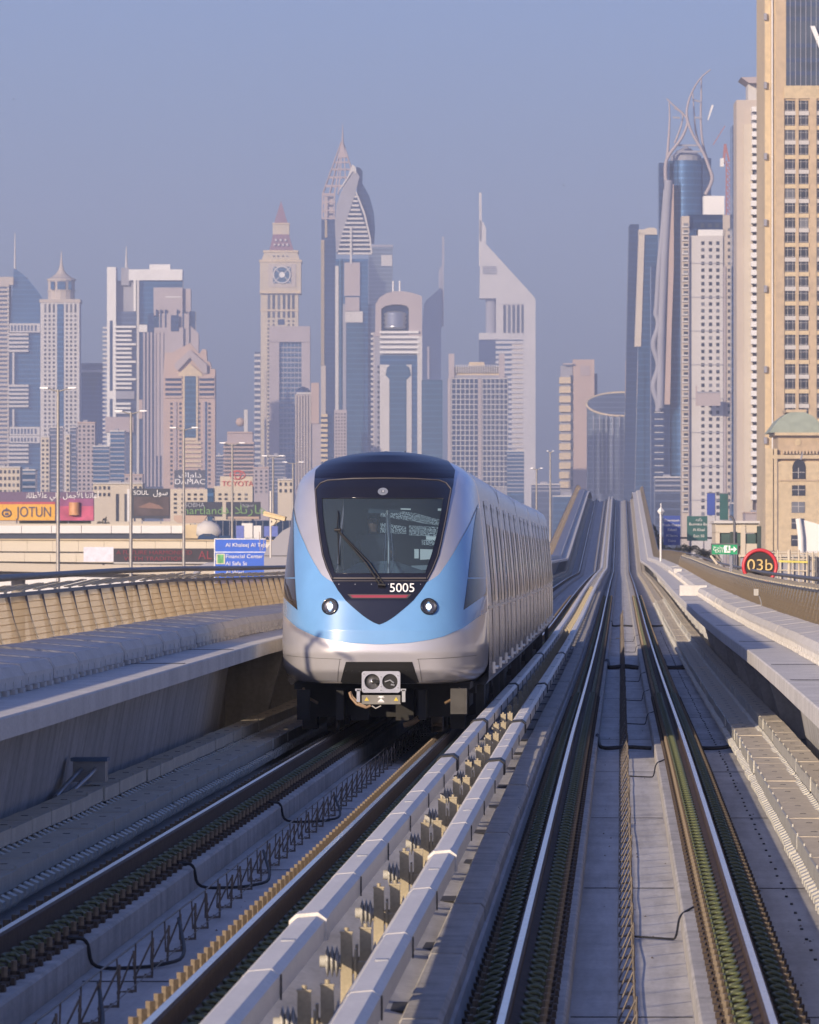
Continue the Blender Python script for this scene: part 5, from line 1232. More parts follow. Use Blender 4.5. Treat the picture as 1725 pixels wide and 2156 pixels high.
# ---- gold tower
b = Bld('gold_hotel_tower', 'gold stone tower cut by the right picture edge, with paired windows', 'tower', 1530, 1670)
b.box('wall', 1634, 1800, -160, 1160, 0, 40, C_gold); b.box('side_pier', 1613, 1625, -160, 1160, 3.5, 40, C_cream); b.box('corner_pier', 1625, 1634, -160, 1160, 1, 40, C_cream); b.box('corner_fin', 1626, 1628.5, -160, 1160, .4, 1, C_white)
b.box('upper_glass', 1656, 1800, -160, 180, -.2, 0, G_winb); b.many('upper_mullion', [(u, u + 1.4, -160, 180) for u in (1664, 1675, 1686, 1697, 1708, 1719)], -.35, -.2, C_grey); b.many('upper_transom', [(1656, 1800, v, v + 8) for v in (-60, -28, 4, 35, 91, 122, 150)], -.3, -.2, G_grey)
b.box('stone_band', 1652, 1800, 180, 207, -.5, 0, C_cream); b.many('pier', [(u, u + w_, 207, 1160) for u, w_ in ((1634, 18), (1676.5, 6), (1706, 14))], -.5, 0, C_gold)
rows_ = [211 + 30.85 * i for i in range(31)]
fm = MB().box(-1.15, 1.15, -.10, .0, 0, 2.5).mesh('window', G_win)
fr_ = MB()
for x in (-.62, .62): fr_.box(x - .035, x + .035, -.16, -.101, 0, 2.5)
for z in (.25, 1.9): fr_.box(-1.15, 1.15, -.15, -.102, z - .035, z + .035)
frm = fr_.mesh('window_frame', C_pale)
for u in (1664.5, 1692.5, 1727, 1752):
    for i, v in enumerate(rows_):
        if v > 880 and u > 1670: continue
        w_ = inst('window', fm, b.e, (b.X(u), 0, b.Z(v + 22.5))); inst('window_frame', frm, w_)
        if v < 1130: inst('spandrel', MATS and (bpy.data.meshes.get('spandrel_white' if i % 2 == 0 else 'spandrel_gold') or MB().box(-1.35, 1.35, -.3, 0, -.98, .0).mesh('spandrel_white' if i % 2 == 0 else 'spandrel_gold', C_pale if i % 2 == 0 else C_cream)), b.e, (b.X(u), 0, b.Z(v + 22.5)))
for v in (25, 170, 320, 460, 600, 770, 920): b.box('bracket_lamp', 1611, 1617, v, v + 14, 2.5, 4, C_grey)
text('lettering', 'W', 11, M_white, b.e, (b.X(1757), -1.2, b.Z(92)), ext=.3)
# ---- green domed building in front of it
b = Bld('domed_annex', 'cream stone building with a green copper roof and an arched window, lower right', 'building', 1450, 1680)
b.box('wall', 1632, 1800, 972, None, 0, 24, C_cream); b.box('attic', 1640, 1800, 916, 972, 1, 22, C_gold); b.box('cornice', 1632, 1800, 911, 917, -.8, 24, C_cream); b.box('cornice', 1618, 1800, 958, 966, -.5, 24, C_cream)
b.poly('copper_roof', [(1620, 911), (1640, 884), (1656, 872), (1665, 868), (1695, 868), (1712, 876), (1726, 890), (1745, 911)], -.4, 20, C_copper); b.box('roof_platform', 1657, 1700, 862, 868, 2, 16, C_gold)
b.many('cornice_block', [(u, u + 4, 949, 956) for u in range(1648, 1725, 7)], -.6, 1, C_gold, True); MB().cyl((b.X(1681), .8, b.Z(931)), .75, .2, 20, 'y').build('round_medallion', C_cream, b.e)
b.many('corner_pilaster', [(1612, 1628, 945, 1160), (1630, 1637, 945, 1160)], -.4, 8, C_cream); b.box('groove', 1637, 1638.5, 960, 1160, -.15, 0, C_rose)
b.poly('arched_window', [(1669, 1009), (1669, 982), (1672, 973), (1679, 968), (1687, 968), (1694, 973), (1697, 982), (1697, 1009)], -.15, 0, G_win)
b.many('window', [(1668, 1696, 1022, 1044), (1667, 1695, 1057, 1080), (1667, 1694, 1092, 1114), (1666, 1693, 1127, 1150)], -.15, 0, G_win); b.many('window_bar', [(1681, 1682.2, v, v + 22) for v in (985, 1022, 1057, 1092, 1127)] + [(1668, 1695, v + 9, v + 10) for v in (985, 1022, 1057, 1092, 1127)], -.25, -.15, C_pale); b.box('string_course', 1640, 1725, 1010, 1013, -.3, 0, C_gold)
b.poly('window_bracket', [(1684, 968), (1690, 950), (1692, 951), (1688, 968)], -.6, 0, C_grey)
# ================================================================ ground, road, middle distance
M_sandg = mat('desert_ground', (.30, .26, .21), .95, var=.15, scale=.02, fine=.3)
mb = MB(); mb.add([(-4000, -200, 0), (4000, -200, 0), (4000, 16000, 0), (-4000, 16000, 0)], [(0, 1, 2, 3)]); mb.build('ground', M_sandg, kind='structure')
M_asph = mat('asphalt', (.055, .055, .058), .9, var=.2, scale=.1, fine=2)
MB().add([(-75, -150, .05), (-14, -150, .05), (-14, 6000, .05), (-75, 6000, .05)], [(0, 1, 2, 3)]).build('road', M_asph, kind='structure')
M_linew = mat('road_paint', (.7, .7, .68), .7)
lm = MB()
for x in (-70, -66.5, -63, -59.5, -56, -33, -29.5, -26, -22.5, -19):
    for z in range(20, 1200, 12): lm.box(x - .08, x + .08, z, z + 5, .054, .058)
lm.build('lane_markings', M_linew, kind='structure')
MB().box(-45.5, -44, -150, 3000, .05, .9).build('median_barrier', C_sand, None, label='low concrete barrier along the middle of the highway', cat='barrier')
# street lamps in the highway median
def street_lamp(x, y, ztop, lab, grp, arm=2.2, sc=1.0):
    e = empty('street_lamp', (x, y, 0), label=lab, cat='street lamp', group=grp)
    MB().tube([(0, 0, 0), (0, 0, ztop)], [.20 * sc, .11 * sc], 8).build('pole', mat('lamp_pole_grey', (.33, .31, .29), .5, .4), e)
    for s in (-1, 1):
        MB().tube([(0, 0, ztop - .15), (s * arm * .4, 0, ztop + .02), (s * arm * .75, 0, ztop + .12)], .06, 6).build('arm', MATS['lamp_pole_grey'], e)
        MB().hexa([(s * arm * .55, -.18, ztop + .06), (s * arm, -.14, ztop + .10), (s * arm, .14, ztop + .10), (s * arm * .55, .18, ztop + .06),
                   (s * arm * .55, -.16, ztop + .2), (s * arm, -.12, ztop + .2), (s * arm, .12, ztop + .2), (s * arm * .55, .16, ztop + .2)]).build('lamp_head', M_white, e)
    return e
LMP = [(509, 'first and nearest'), (585, 'second'), (656, 'third'), (738, 'fourth'), (825, 'fifth'), (875, 'sixth')]
for i, (d, w_) in enumerate(LMP):
    street_lamp(-44.75, d, CZ + 14, 'double-armed highway lamp before the skyline, %s from the left' % w_, 'double-armed lamps along the highway', arm=1.45)
for i, (u, v, d) in enumerate(((1130, 988, 931), (1159, 952, 900))):
    p = P(u, v, d); street_lamp(p.x, p.y, p.z, ('short' if i == 0 else 'taller, thinner') + ' lamp post just right of the train, in front of the triangular tower', 'lamps right of the train', arm=.9 if i == 0 else .5)
# bracket box on third lamp
# ---- flyover at the left
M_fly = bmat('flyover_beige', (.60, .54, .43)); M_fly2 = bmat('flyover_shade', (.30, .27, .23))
b = Bld('flyover', 'wide beige concrete flyover with stacked ramps crossing behind the left parapet', 'flyover', 760, 250)
def tilt(part, u0, u1, va, vb, h, y0, y1, m, parent=None):
    x0, x1 = b.X(u0), b.X(u1); za, zb = b.Z(va), b.Z(vb); hh = h * b.k
    return MB().hexa([(x0, y0, za - hh), (x1, y0, zb - hh), (x1, y1, zb - hh), (x0, y1, za - hh), (x0, y0, za), (x1, y0, zb), (x1, y1, zb), (x0, y1, za)]).build(part, m, b.e)
for i in range(13): u0 = -60 + i * 54.5; tilt('upper_barrier', u0, u0 + 54, 1134.5 + i * .25, 1134.7 + i * .25, 26, 8, 9, M_fly)
tilt('upper_deck', -60, 650, 1141, 1144, 22, 9, 20, M_fly2); tilt('barrier_cap', -60, 650, 1134, 1137, 2.2, 7.7, 9.2, C_cream)
for i in range(9): u0 = -60 + i * 54.5; tilt('lower_barrier', u0, u0 + 54, 1163.5 + i * .6, 1164 + i * .6, 18, 3, 4, M_fly)
tilt('lower_deck', -60, 650, 1170, 1176, 16, 4, 18, M_fly2); tilt('edge_beam', -60, 650, 1184, 1200, 17.5, -2, 0, C_sand); tilt('soffit', -60, 650, 1190, 1206, 20, 0, 20, M_fly2)
MB().cyl((b.X(32), 6, 0), b.k * 15, b.Z(1203), 16).build('pillar', M_fly2, b.e); MB().cyl((b.X(460), 6, 0), b.k * 15, b.Z(1210), 16).build('pillar', M_fly2, b.e)
b2 = Bld('far_wall', 'pale block wall seen under the flyover at the left edge', 'wall', 900, 100); b2.box('wall_panel', -120, 320, 1208, None, 0, 3, C_white)
# long white vehicle row on the flyover
b = Bld('roofed_walkway', 'long white-roofed enclosed walkway with a dark window band and a tan end, above the flyover', 'walkway', 800, 200)
for i in range(8): b.box('roof_panel', -80 + i * 63, -80 + i * 63 + 62, 1107, 1123, 0, 4, C_white)
b.box('window_band', -80, 420, 1123, 1134, .4, 3.6, mat('band_dark', (.06, .07, .10), .3)); b.box('end_panel', 388, 423, 1105, 1134, -.5, 4, C_cream); b.box('roof_edge', -80, 400, 1103, 1107, .2, 4, C_sand); b.box('base', -80, 424, 1134, 1140, .5, 3.5, M_fly2)
b = Bld('white_truck', 'small white truck box right of the tan walkway end', 'truck', 790, 433); b.box('box', 425, 446, 1107, 1128, 0, 5, C_white); b.box('chassis', 426, 446, 1129, 1134, .5, 4.5, G_dark)
MB().tube([(b.X(429), 0, b.Z(1133)), (b.X(429), .4, b.Z(1133))], .3, 10).tube([(b.X(442), 0, b.Z(1133)), (b.X(442), .4, b.Z(1133))], .3, 10).build('wheel', M_black, b.e)
# billboards
def board(nm, lab, D, u0, u1, v0, v1, mt, parts=()):
    bb = Bld(nm, lab, 'billboard', D, (u0 + u1) / 2); bb.box('board', u0, u1, v0, v1, 0, .8, mt)
    for u in (u0 + (u1 - u0) * .25, u0 + (u1 - u0) * .75): bb.box('leg', u - 1.2, u + 1.2, v1, None, .9, 1.4, C_grey)
    return bb
def mixmat(nm, a, c_, sc): 
    return mat(nm, a, .6, var=.35, scale=sc)
bb = board('billboard', 'wide billboard with a yellow JOTUN panel and a magenta paint-can picture', 1100, -20, 198, 1036, 1097, mat('ad_purple', (.13, .09, .16), .5))
bb.box('yellow_panel', -19, 116, 1062, 1096, -.12, 0, mat('ad_yellow', (.70, .37, .04), .5)); bb.box('red_strip', -19, 116, 1057, 1062, -.1, 0, mat('ad_red', (.42, .07, .09), .5)); bb.box('pink_field', 120, 197, 1066, 1096, -.1, 0, mat('ad_pink', (.48, .08, .16), .5, var=.4, scale=.35)); bb.box('magenta_field', 120, 197, 1050, 1066, -.08, 0, mat('ad_magenta', (.25, .07, .18), .5, var=.35, scale=.35))
MB().cyl((bb.X(157), -.3, bb.Z(1085)), .95, 2.2, 20).build('paint_can_picture', mat('ad_orange', (.55, .27, .12), .5, var=.25, scale=.5), bb.e)
text('lettering', 'JOTUN', 2.5, mat('ad_ink', (.08, .07, .12), .5), bb.e, (bb.X(72), -.2, bb.Z(1079)), ext=.03, xs=.76)
MB().tube([(bb.X(14) + .75 * math.cos(a), -.2, bb.Z(1081) + .62 * math.sin(a)) for a in [i * math.pi / 8 for i in range(17)]], .12, 5).add([(bb.X(14) - .35, -.25, bb.Z(1077)), (bb.X(14) + .35, -.25, bb.Z(1077)), (bb.X(14), -.25, bb.Z(1068))], [(0, 1, 2)]).add([(bb.X(14) - .3, -.26, bb.Z(1085)), (bb.X(14) + .3, -.26, bb.Z(1085)), (bb.X(14) + .3, -.26, bb.Z(1080)), (bb.X(14) - .3, -.26, bb.Z(1080))], [(0, 1, 2, 3)]).build('round_logo', MATS['ad_ink'], bb.e)
text('lettering', '\uFEE7\uFE8E\uFEE0\uFEC4\uFEF7\uFEE0\uFECB \uFEF2\uFEE0\uFECB \uFEDE\uFEE4\uFE9F\uFEF7\uFE8E \uFE8E\uFEE8\uFE97\uFE8E\uFECB\uFE83', 1.25, M_white, bb.e, (bb.X(132), -.12, bb.Z(1044)), ext=.02)
bb.box('shrub_row', 40, 190, 1097, 1103, 1, 3, mat('shrub_dry', (.10, .10, .06), .9, var=.4, scale=.5))
bb = board('billboard', 'dark billboard with white two-language heading and a brown smear picture', 1250, 279, 358, 1029, 1092, mat('ad_dark', (.035, .04, .055), .5))
bb.box('picture', 282, 356, 1046, 1086, -.12, 0, mat('ad_dusk', (.07, .05, .05), .5, var=.6, scale=.25)); bb.poly('road_picture', [(290, 1068), (315, 1058), (335, 1064), (345, 1072), (300, 1070)], -.2, -.12, mat('ad_brown', (.22, .13, .10), .6))
text('lettering', 'SOUL', 1.2, M_white, bb.e, (bb.X(297), -.2, bb.Z(1038)), ext=.02); text('lettering', '\uFEDD\uFEEE\uFEB3', 1.5, M_white, bb.e, (bb.X(338), -.2, bb.Z(1038)), ext=.02)
bb = board('billboard', 'dark billboard pair, its left panel reads HARTLAND in green, near the lamp post', 1150, 391, 468, 1057, 1088, mat('ad_navy', (.03, .035, .06), .5))
M_adg = mat('ad_green', (.16, .30, .12), .5)
text('lettering', 'SOBHA', 1.1, mat('ad_grey', (.35, .37, .42), .5), bb.e, (bb.X(410), -.15, bb.Z(1064)), ext=.02); text('lettering', 'hartland', 1.9, M_adg, bb.e, (bb.X(428), -.15, bb.Z(1076)), ext=.02, xs=1.15)
bb = board('billboard', 'dark billboard with green arabic lettering, right panel of the hartland pair', 1150, 476, 549, 1057, 1094, MATS['ad_navy'])
text('lettering', '\uFEAA\uFEE7\uFEFC\uFE97\uFEAD\uFE8E\uFEEB', 2.2, M_adg, bb.e, (bb.X(515), -.15, bb.Z(1074)), ext=.02, xs=1.25); text('lettering', '\uFE8E\uFEA0\uFE91\uFEEE\uFEB3', 1.0, MATS['ad_grey'], bb.e, (bb.X(520), -.15, bb.Z(1063)), ext=.02); bb.box('rust_strip', 480, 546, 1088, 1093, -.1, 0, C_salmon)
# cream building with TOYOTA sign
b = Bld('showroom_block', 'cream low block with small windows and a red TOYOTA roof sign', 'building', 1700, 490)
b.box('wall', 359, 450, 1030, None, 0, 16, C_sand); b.box('wall', 450, 532, 1024, None, -.5, 16, C_sand); b.box('sign_wall', 463, 532, 1003, 1026, 2, 6, C_sand)
b.many('window', b.grid([369, 385, 398, 411, 424], 6, 1039, 1090, 9.4, 4.6), -.2, 0, G_win); b.many('window', b.grid([463, 476, 490, 504, 518], 6, 1039, 1060, 9.4, 4.6), -.7, -.5, G_win); b.box('glass_bay', 437, 450, 1028, None, -1, 0, G_blue)
M_toy = mat('sign_red', (.45, .10, .09), .5); text('lettering', 'TOYOTA', 2.0, M_toy, b.e, (b.X(500), 1.8, b.Z(1019)), ext=.1, xs=1.02)
for rx, rz, cz_ in ((2.0, 1.15, 0), (.8, 1.1, .0), (1.5, .45, .45)): MB().tube([(b.X(500) + rx * math.cos(a), 1.8, b.Z(1000) + cz_ + rz * math.sin(a)) for a in [i * math.pi / 12 for i in range(25)]], .14, 6).build('oval_logo', M_toy, b.e)
# low fill of other buildings along the base of the skyline
LOW = [(-30, 42, 984, 'sand', 2500, 'cream stepped block with two dark slots at the far left edge'), (42, 74, 990, 'gl', 2600, 'narrow blue-grey block beside the cream stepped block'), (86, 104, 920, 'sand', 3400, 'narrow cream slab with dotted windows in front of the grid tower'),
       (104, 132, 900, 'gl2', 3600, 'slim grey glass tower standing at the foot of the grid tower'), (138, 147, 915, 'sand', 3300, 'very thin cream stair tower beside the lamp pole'), (147, 160, 900, 'gl2', 3500, 'thin grey banded tower at the foot of the grid tower'),
       (163, 200, 890, 'rose', 3700, 'mauve block with a notched top below the teal drum'), (196, 230, 940, 'gl', 3600, 'blue-grey block beside the balcony tower foot'), (232, 262, 908, 'gl', 3500, 'dark blue glass foot block of the balcony tower'), (262, 300, 1000, 'rose', 3200, 'pinkish block left of the dark billboard'),
       (196, 300, 1018, 'sand', 1900, 'cream flat-roofed building between the two large billboards'), (453, 470, 960, 'gl2', 4500, 'hazy grey block right of the gabled tower'), (534, 566, 985, 'rose', 3800, 'hazy mauve block under the clock tower'), (585, 618, 1010, 'sand', 2000, 'cream apartment block just left of the train'),
       (566, 600, 960, 'gl2', 4200, 'grey-blue block below the framed tower'), (1068, 1104, 950, 'gl', 4100, 'teal block at the foot of the triangular tower'), (1120, 1180, 1020, 'gl2', 4300, 'low hazy grey blocks left of the tan slab tower'), (1165, 1240, 1045, 'gl', 3900, 'low dark block below the tan slab tower'),
       (1380, 1440, 1005, 'gl2', 3000, 'blue-grey podium below the horned tower'), (1541, 1568, 1060, 'gl', 2300, 'dark glass foot of the slab by the white tower'), (1570, 1620, 1080, 'rose', 1900, 'pinkish podium beside the domed annex')]
kinds = {'sand': C_sand, 'gl': G_blue, 'gl2': G_grey, 'rose': C_rose}
for u0, u1, v, kd, D, lab in LOW:
    b = Bld('city_block', lab, 'building', D, (u0 + u1) / 2); b.box('wall', u0, u1, v, None, 0, 16, kinds[kd]); b.box('roof_edge', u0 - .6, u1 + .6, v - 1.6, v + 1.2, -.5, 16.5, C_pale if kd != 'rose' else C_salmon)
    w = u1 - u0; n = max(1, int(w / 9)); us = [u0 + w * (i + .5) / n for i in range(n)]
    st = 9.5 * 3400 / D if D > 2600 else 14
    if kd in ('sand', 'rose'): b.many('window', b.grid(us, min(4.5, w / n * .5), v + 6, 1045, st, st * .5), -.25, 0, G_win)
    else: b.many('floor_band', b.rows(u0, u1, v + 5, 1040, st, st * .32), -.5, 0, C_grey); 
    b.box('lift_house', u0 + w * .3, u0 + w * .55, v - 6, v - 1, 5, 10, C_grey)
b = Bld('slot_building', 'cream hall building with two tall dark slots between the billboards', 'building', 1800, 250)
b.box('wall', 236, 282, 1024, None, 0, 12, C_sand); b.box('dark_slot', 244, 250, 1040, 1100, -.2, 0, G_win); b.box('dark_slot', 262, 267, 1040, 1100, -.2, 0, G_win); b.box('white_pier', 268, 276, 1030, 1100, -.6, 0, C_white)
# dark strip advert on the flyover
b = Bld('led_display', 'long dark LED strip display with dim red lettering and a blank white left panel', 'display', 700, 450)
b.box('blank_panel', 176, 239, 1152, 1183, 0, .4, mat('blank_white', (.66, .66, .74), .5)); b.box('screen', 239, 580, 1155, 1184, 0, .5, mat('screen_dark', (.035, .03, .038), .4)); b.box('rail', 239, 580, 1184, 1187, 0, .4, C_pale)
M_ledr = mat('led_red', (.22, .035, .05), .6); text('lettering', 'A FUTURE HARMONISED', .62, M_ledr, b.e, (b.X(325), -.1, b.Z(1164)), ext=.02, xs=1.2); text('lettering', 'WITH TRADITION', .62, M_ledr, b.e, (b.X(325), -.1, b.Z(1177)), ext=.02, xs=1.3); text('lettering', 'AL', 1.3, M_ledr, b.e, (b.X(432), -.1, b.Z(1170)), ext=.02)
MB().tube([(b.X(408), -1, 0), (b.X(410), -1, b.Z(1215)), (b.X(420), -1, b.Z(1198)), (b.X(440), -1, b.Z(1191)), (b.X(600), -1, b.Z(1191))], .38, 10).build('curved_pipe', C_grey, b.e)
# blue road sign
M_sign = mat('road_sign_blue', (.03, .12, .58), .45, var=.05)
b = Bld('road_sign', 'blue highway direction sign with white lettering just left of the train', 'road sign', 620, 505)
b.box('panel', 451, 560, 1135, 1230, 0, .15, M_sign)
for v in (1162, 1196): b.box('divider', 453, 559, v, v + 1.6, -.04, 0, M_white)
b.box('border', 451, 453, 1135, 1230, -.04, 0, M_white); b.box('border', 451, 560, 1134, 1136, -.04, 0, M_white)
for v, t in ((1148, 'Al Khaleej Al Tejari'), (1172, 'Financial Center St'), (1187, 'Al Safa St'), (1206, 'Al Wasl')):
    text('lettering', t, .52, M_white, b.e, (b.X(475), -.06, b.Z(v)), ext=.01, align='LEFT', xs=1.06)
b.box('pictogram', 455, 474, 1166, 1188, -.05, 0, mat('picto_cream', (.62, .60, .42), .5)); b.box('pictogram_mark', 458, 471, 1168, 1186, -.08, -.05, mat('picto_green', (.12, .38, .14), .5, var=.5, scale=4)); b.box('post', 456, 460, 1230, None, .2, .5, C_grey); b.box('post', 552, 556, 1230, None, .2, .5, C_grey)
# grey shroud and surveillance camera beyond the left parapet
b = Bld('platform_shroud', 'smooth grey curved shroud behind the left parapet, partly hidden by the train', 'shroud', 230, 600)
b.poly('shell', [(556, 1260), (556, 1168), (562, 1155), (575, 1138), (595, 1118), (620, 1105), (660, 1095), (700, 1095), (700, 1260)], 0, 3, C_grey); b.box('seam', 556, 640, 1170, 1171, -.03, 0, G_win)
b.box('support', 590, 680, 1255, None, .5, 2.5, C_grey)
b = Bld('surveillance_camera', 'cream CCTV camera on a pole above the grey shroud', 'camera', 215, 575)
MB().tube([(b.X(570), 0, b.Z(1175)), (b.X(570), 0, b.Z(1034))], .035, 8).build('pole', C_pale, b.e)
MB().bar((b.X(557), -.1, b.Z(1081)), (b.X(602), -.35, b.Z(1093)), .15, .15).build('housing', C_cream, b.e); MB().bar((b.X(556), -.12, b.Z(1079)), (b.X(603), -.37, b.Z(1089.5)), .2, .02).build('sun_hood', C_cream, b.e)
MB().bar((b.X(571), 0, b.Z(1105)), (b.X(590), -.1, b.Z(1095)), .09).bar((b.X(571), 0, b.Z(1088)), (b.X(582), -.1, b.Z(1100)), .12).build('bracket', C_sand, b.e)
MB().tube([(b.X(572), .05, b.Z(1140)), (b.X(563), .05, b.Z(1128)), (b.X(556), .05, b.Z(1138)), (b.X(553), .05, b.Z(1158)), (b.X(548), .05, b.Z(1160)), (b.X(546), .05, b.Z(1120))], .012, 5).build('lead', C_pink, b.e)
# vehicles and small stuff on the flyover near the sign
b = Bld('concrete_mixer', 'grey drum of a mixer truck on the flyover above the blue sign', 'truck', 780, 610)
MB().lathe([(.3, 0), (1.0, .5), (1.3, 1.4), (1.25, 2.2), (.6, 3.0)], (0, 0, 0), 14).build('drum', C_pale, b.e).matrix_basis = Matrix.Translation((b.X(590), 1, b.Z(1122))) @ Matrix.Rotation(-1.45, 4, 'Y')
b.e.location = b.e.location + RT * (-7.2)
b.box('cab', 622, 638, 1107, 1134, 0, 2, mat('cab_blue', (.12, .16, .45), .4)); b.box('chassis', 585, 622, 1128, 1135, .2, 1.8, G_dark)
b = Bld('container_row', 'white and blue shipping containers above the blue sign', 'containers', 820, 520)
b.box('container', 509, 532, 1102, 1133, 0, 3, C_white); b.box('container', 534, 550, 1107, 1133, 0, 3, C_white); b.box('container', 556, 585, 1108, 1130, 0, 3, MATS['cab_blue'])
b = Bld('tan_canopy', 'tan tapering roadside canopy on a post behind the median lamps', 'canopy', 900, 420); b.poly('roof', [(366, 1085), (366, 1095), (374, 1101), (428, 1101), (436, 1086)], 0, 3, C_salmon); b.box('post', 428, 432, 1101, None, 1, 1.5, C_sand)
b = Bld('dark_car_row', 'dark parked van showing only its roof above the flyover barrier', 'car', 775, 440)
b.poly('body', [(415, 1136), (419, 1128), (428, 1124), (445, 1124), (456, 1129), (460, 1136)], 0, 2, G_dark); b.box('window', 430, 444, 1125.5, 1129, -.03, 0, G_winb)
b = Bld('depot_block', 'dark blue glass depot frontage behind the flyover traffic', 'building', 1000, 510); b.box('wall', 446, 620, 1096, None, 0, 8, G_dark); b.many('mullion', [(u, u + 1, 1097, 1140) for u in range(455, 620, 14)], -.1, 0, C_grey)
b = Bld('filler_wall', 'sand-coloured retaining wall below the billboards', 'wall', 1400, 150); b.box('wall', -80, 650, 1098, None, 0, 4, C_sand)
# shrubs by the first billboard
def bush(x, y, z0, w, h, n, m, e, seed):
    r = random.Random(seed); mb = MB()
    for _ in range(n):
        a = r.uniform(0, 6.28); rr = r.random() ** .5; px, py = x + w * rr * math.cos(a), y + w * .6 * rr * math.sin(a); pz = z0 + h * r.random() * (1 - .55 * rr)
        s = h * .09 * r.uniform(.6, 1.5); q = Euler((r.uniform(0, 3), r.uniform(0, 3), r.uniform(0, 3))).to_matrix()
        mb.add([Vector((px, py, pz)) + q @ Vector(v) * s for v in ((-1, 0, 0), (0, -.5, 0), (1, 0, .2), (0, .5, 0))], [(0, 1, 2, 3)])
    return mb.build('crown', m, e)
M_leafg = mat('leaf_dusty_green', (.055, .065, .04), .8, var=.4, scale=.8); M_leafd = mat('leaf_dark', (.03, .035, .03), .85, var=.4, scale=1)
e = empty('shrub', P(218, 1100, 1080), label='dusty grey-green bushy tree between the two big billboards', cat='tree'); e.location.z = 0
bush(0, 0, CZ + 2.5, 2.4, 6, 500, mat('leaf_grey', (.13, .125, .10), .85, var=.4, scale=.8), e, 3); MB().tube([(0, 0, 0), (0, 0, CZ + 4)], [.3, .15], 8).build('trunk', M_rust, e)
# ---- right side: road signs, canopy building, palms, posts
def sign(nm, lab, D, u0, u1, v0, v1, m, cat='road sign', lines=0):
    b = Bld(nm, lab, cat, D, (u0 + u1) / 2); b.box('panel', u0, u1, v0, v1, 0, .2, m); b.box('post', u0 + 6, u0 + 8.5, v1, None, .3, .6, C_grey); b.box('post', u1 - 8.5, u1 - 6, v1, None, .3, .6, C_grey)
    r = random.Random(int(u0))
    return b
M_sblue = mat('sign_deep_blue', (.03, .065, .30), .5, var=.1, scale=.4); M_sgreen = mat('sign_green', (.015, .09, .085), .5, var=.3, scale=.3)
b = sign('road_sign', 'blue panel of the gantry sign pair right of the tracks', 800, 1397.5, 1433, 1086, 1148, M_sblue)
for v, t in ((1096, 'Downtown'), (1106, 'Trade Center'), (1116, 'Zabeel'), (1128, 'Al Satwa'), (1139, 'Deira')): text('lettering', t, .42, MATS['road_paint'], b.e, (b.X(1415), -.05, b.Z(v)), ext=.01)
b = sign('road_sign', 'green panel of the gantry sign pair, right of the blue one', 800, 1447, 1490, 1087, 1139, M_sgreen)
for v, t in ((1094, '\uFEE3\uFEAE\uFEDB\uFEB0'), (1104, 'Business Bay'), (1116, 'Al Khail'), (1129, 'Exit 50')): text('lettering', t, .48, MATS['road_paint'], b.e, (b.X(1472), -.05, b.Z(v)), ext=.01)
b = Bld('sign_gantry', 'dark horizontal gantry beam behind the blue and green road signs', 'gantry', 803, 1465); b.box('beam', 1380, 1510, 1131, 1135, 0, .3, M_railtube); b.box('leg', 1506, 1510, 1131, None, 0, .3, M_railtube)
for u0, u1, v0, v1, m, l in ((1489, 1506, 1039, 1085, M_sblue, 'blue vertical banner in front of the white apartment tower'), (1516, 1533, 1040, 1095, M_sgreen, 'dark green vertical banner right of the blue banner')):
    b = Bld('banner', l, 'banner', 900, (u0 + u1) / 2); b.box('cloth', u0, u1, v0, v1, 0, .06, m); b.box('post', u1, u1 + 1.2, v0 - 3, None, 0, .15, M_railtube); b.box('cross_arm', u0, u1 + 1, v0 - 1.5, v0, 0, .1, M_railtube)
b = Bld('station_entrance', 'beige low entrance building with dark green glazing behind the exit sign', 'building', 500, 1565)
b.box('wall', 1507, 1598, 1102, 1122, 0, 6, C_sand); b.box('roof_edge', 1503, 1600, 1097, 1102, -.4, 6.4, C_pale); b.box('glazing', 1516, 1560, 1121, 1150, .2, 5.6, mat('glazing_green', (.06, .10, .09), .2)); b.box('pier', 1507, 1516, 1120, None, 0, 6, C_sand); b.box('pier', 1560, 1570, 1105, None, -.1, 6, C_sand); b.box('glazing', 1570, 1592, 1124, 1145, .1, 5.6, MATS['glazing_green']); b.box('wall', 1570, 1594, 1145, None, 0, 6, C_sand); b.box('dark_edge', 1594, 1603, 1108, None, -.3, 3, mat('dark_green', (.03, .05, .045), .6))
b = Bld('street_camera', 'dark curved pole with a lamp head in front of the station entrance', 'lamp', 480, 1545); MB().tube([(b.X(1547), 0, 0), (b.X(1547), 0, b.Z(1100)), (b.X(1543), 0, b.Z(1090)), (b.X(1537), 0, b.Z(1086))], .1, 8).build('pole', M_railtube, b.e); b.box('box', 1538, 1553, 1120, 1146, .1, .4, MATS['dark_green'])
b = Bld('white_beacon', 'white post topped by a diamond-shaped marker beside the right parapet', 'beacon', 420, 1392)
MB().tube([(b.X(1391.5), 0, 0), (b.X(1391.5), 0, b.Z(1084))], .065, 8).build('post', C_white, b.e)
MB().lathe([(.01, b.Z(1087)), (.24, b.Z(1077)), (.01, b.Z(1067))], (b.X(1392), 0, 0), 4, smooth=False).build('diamond_head', C_white, b.e); MB().tube([(b.X(1392), 0, b.Z(1068)), (b.X(1392), 0, b.Z(1060))], .035, 6).build('tip', C_white, b.e)
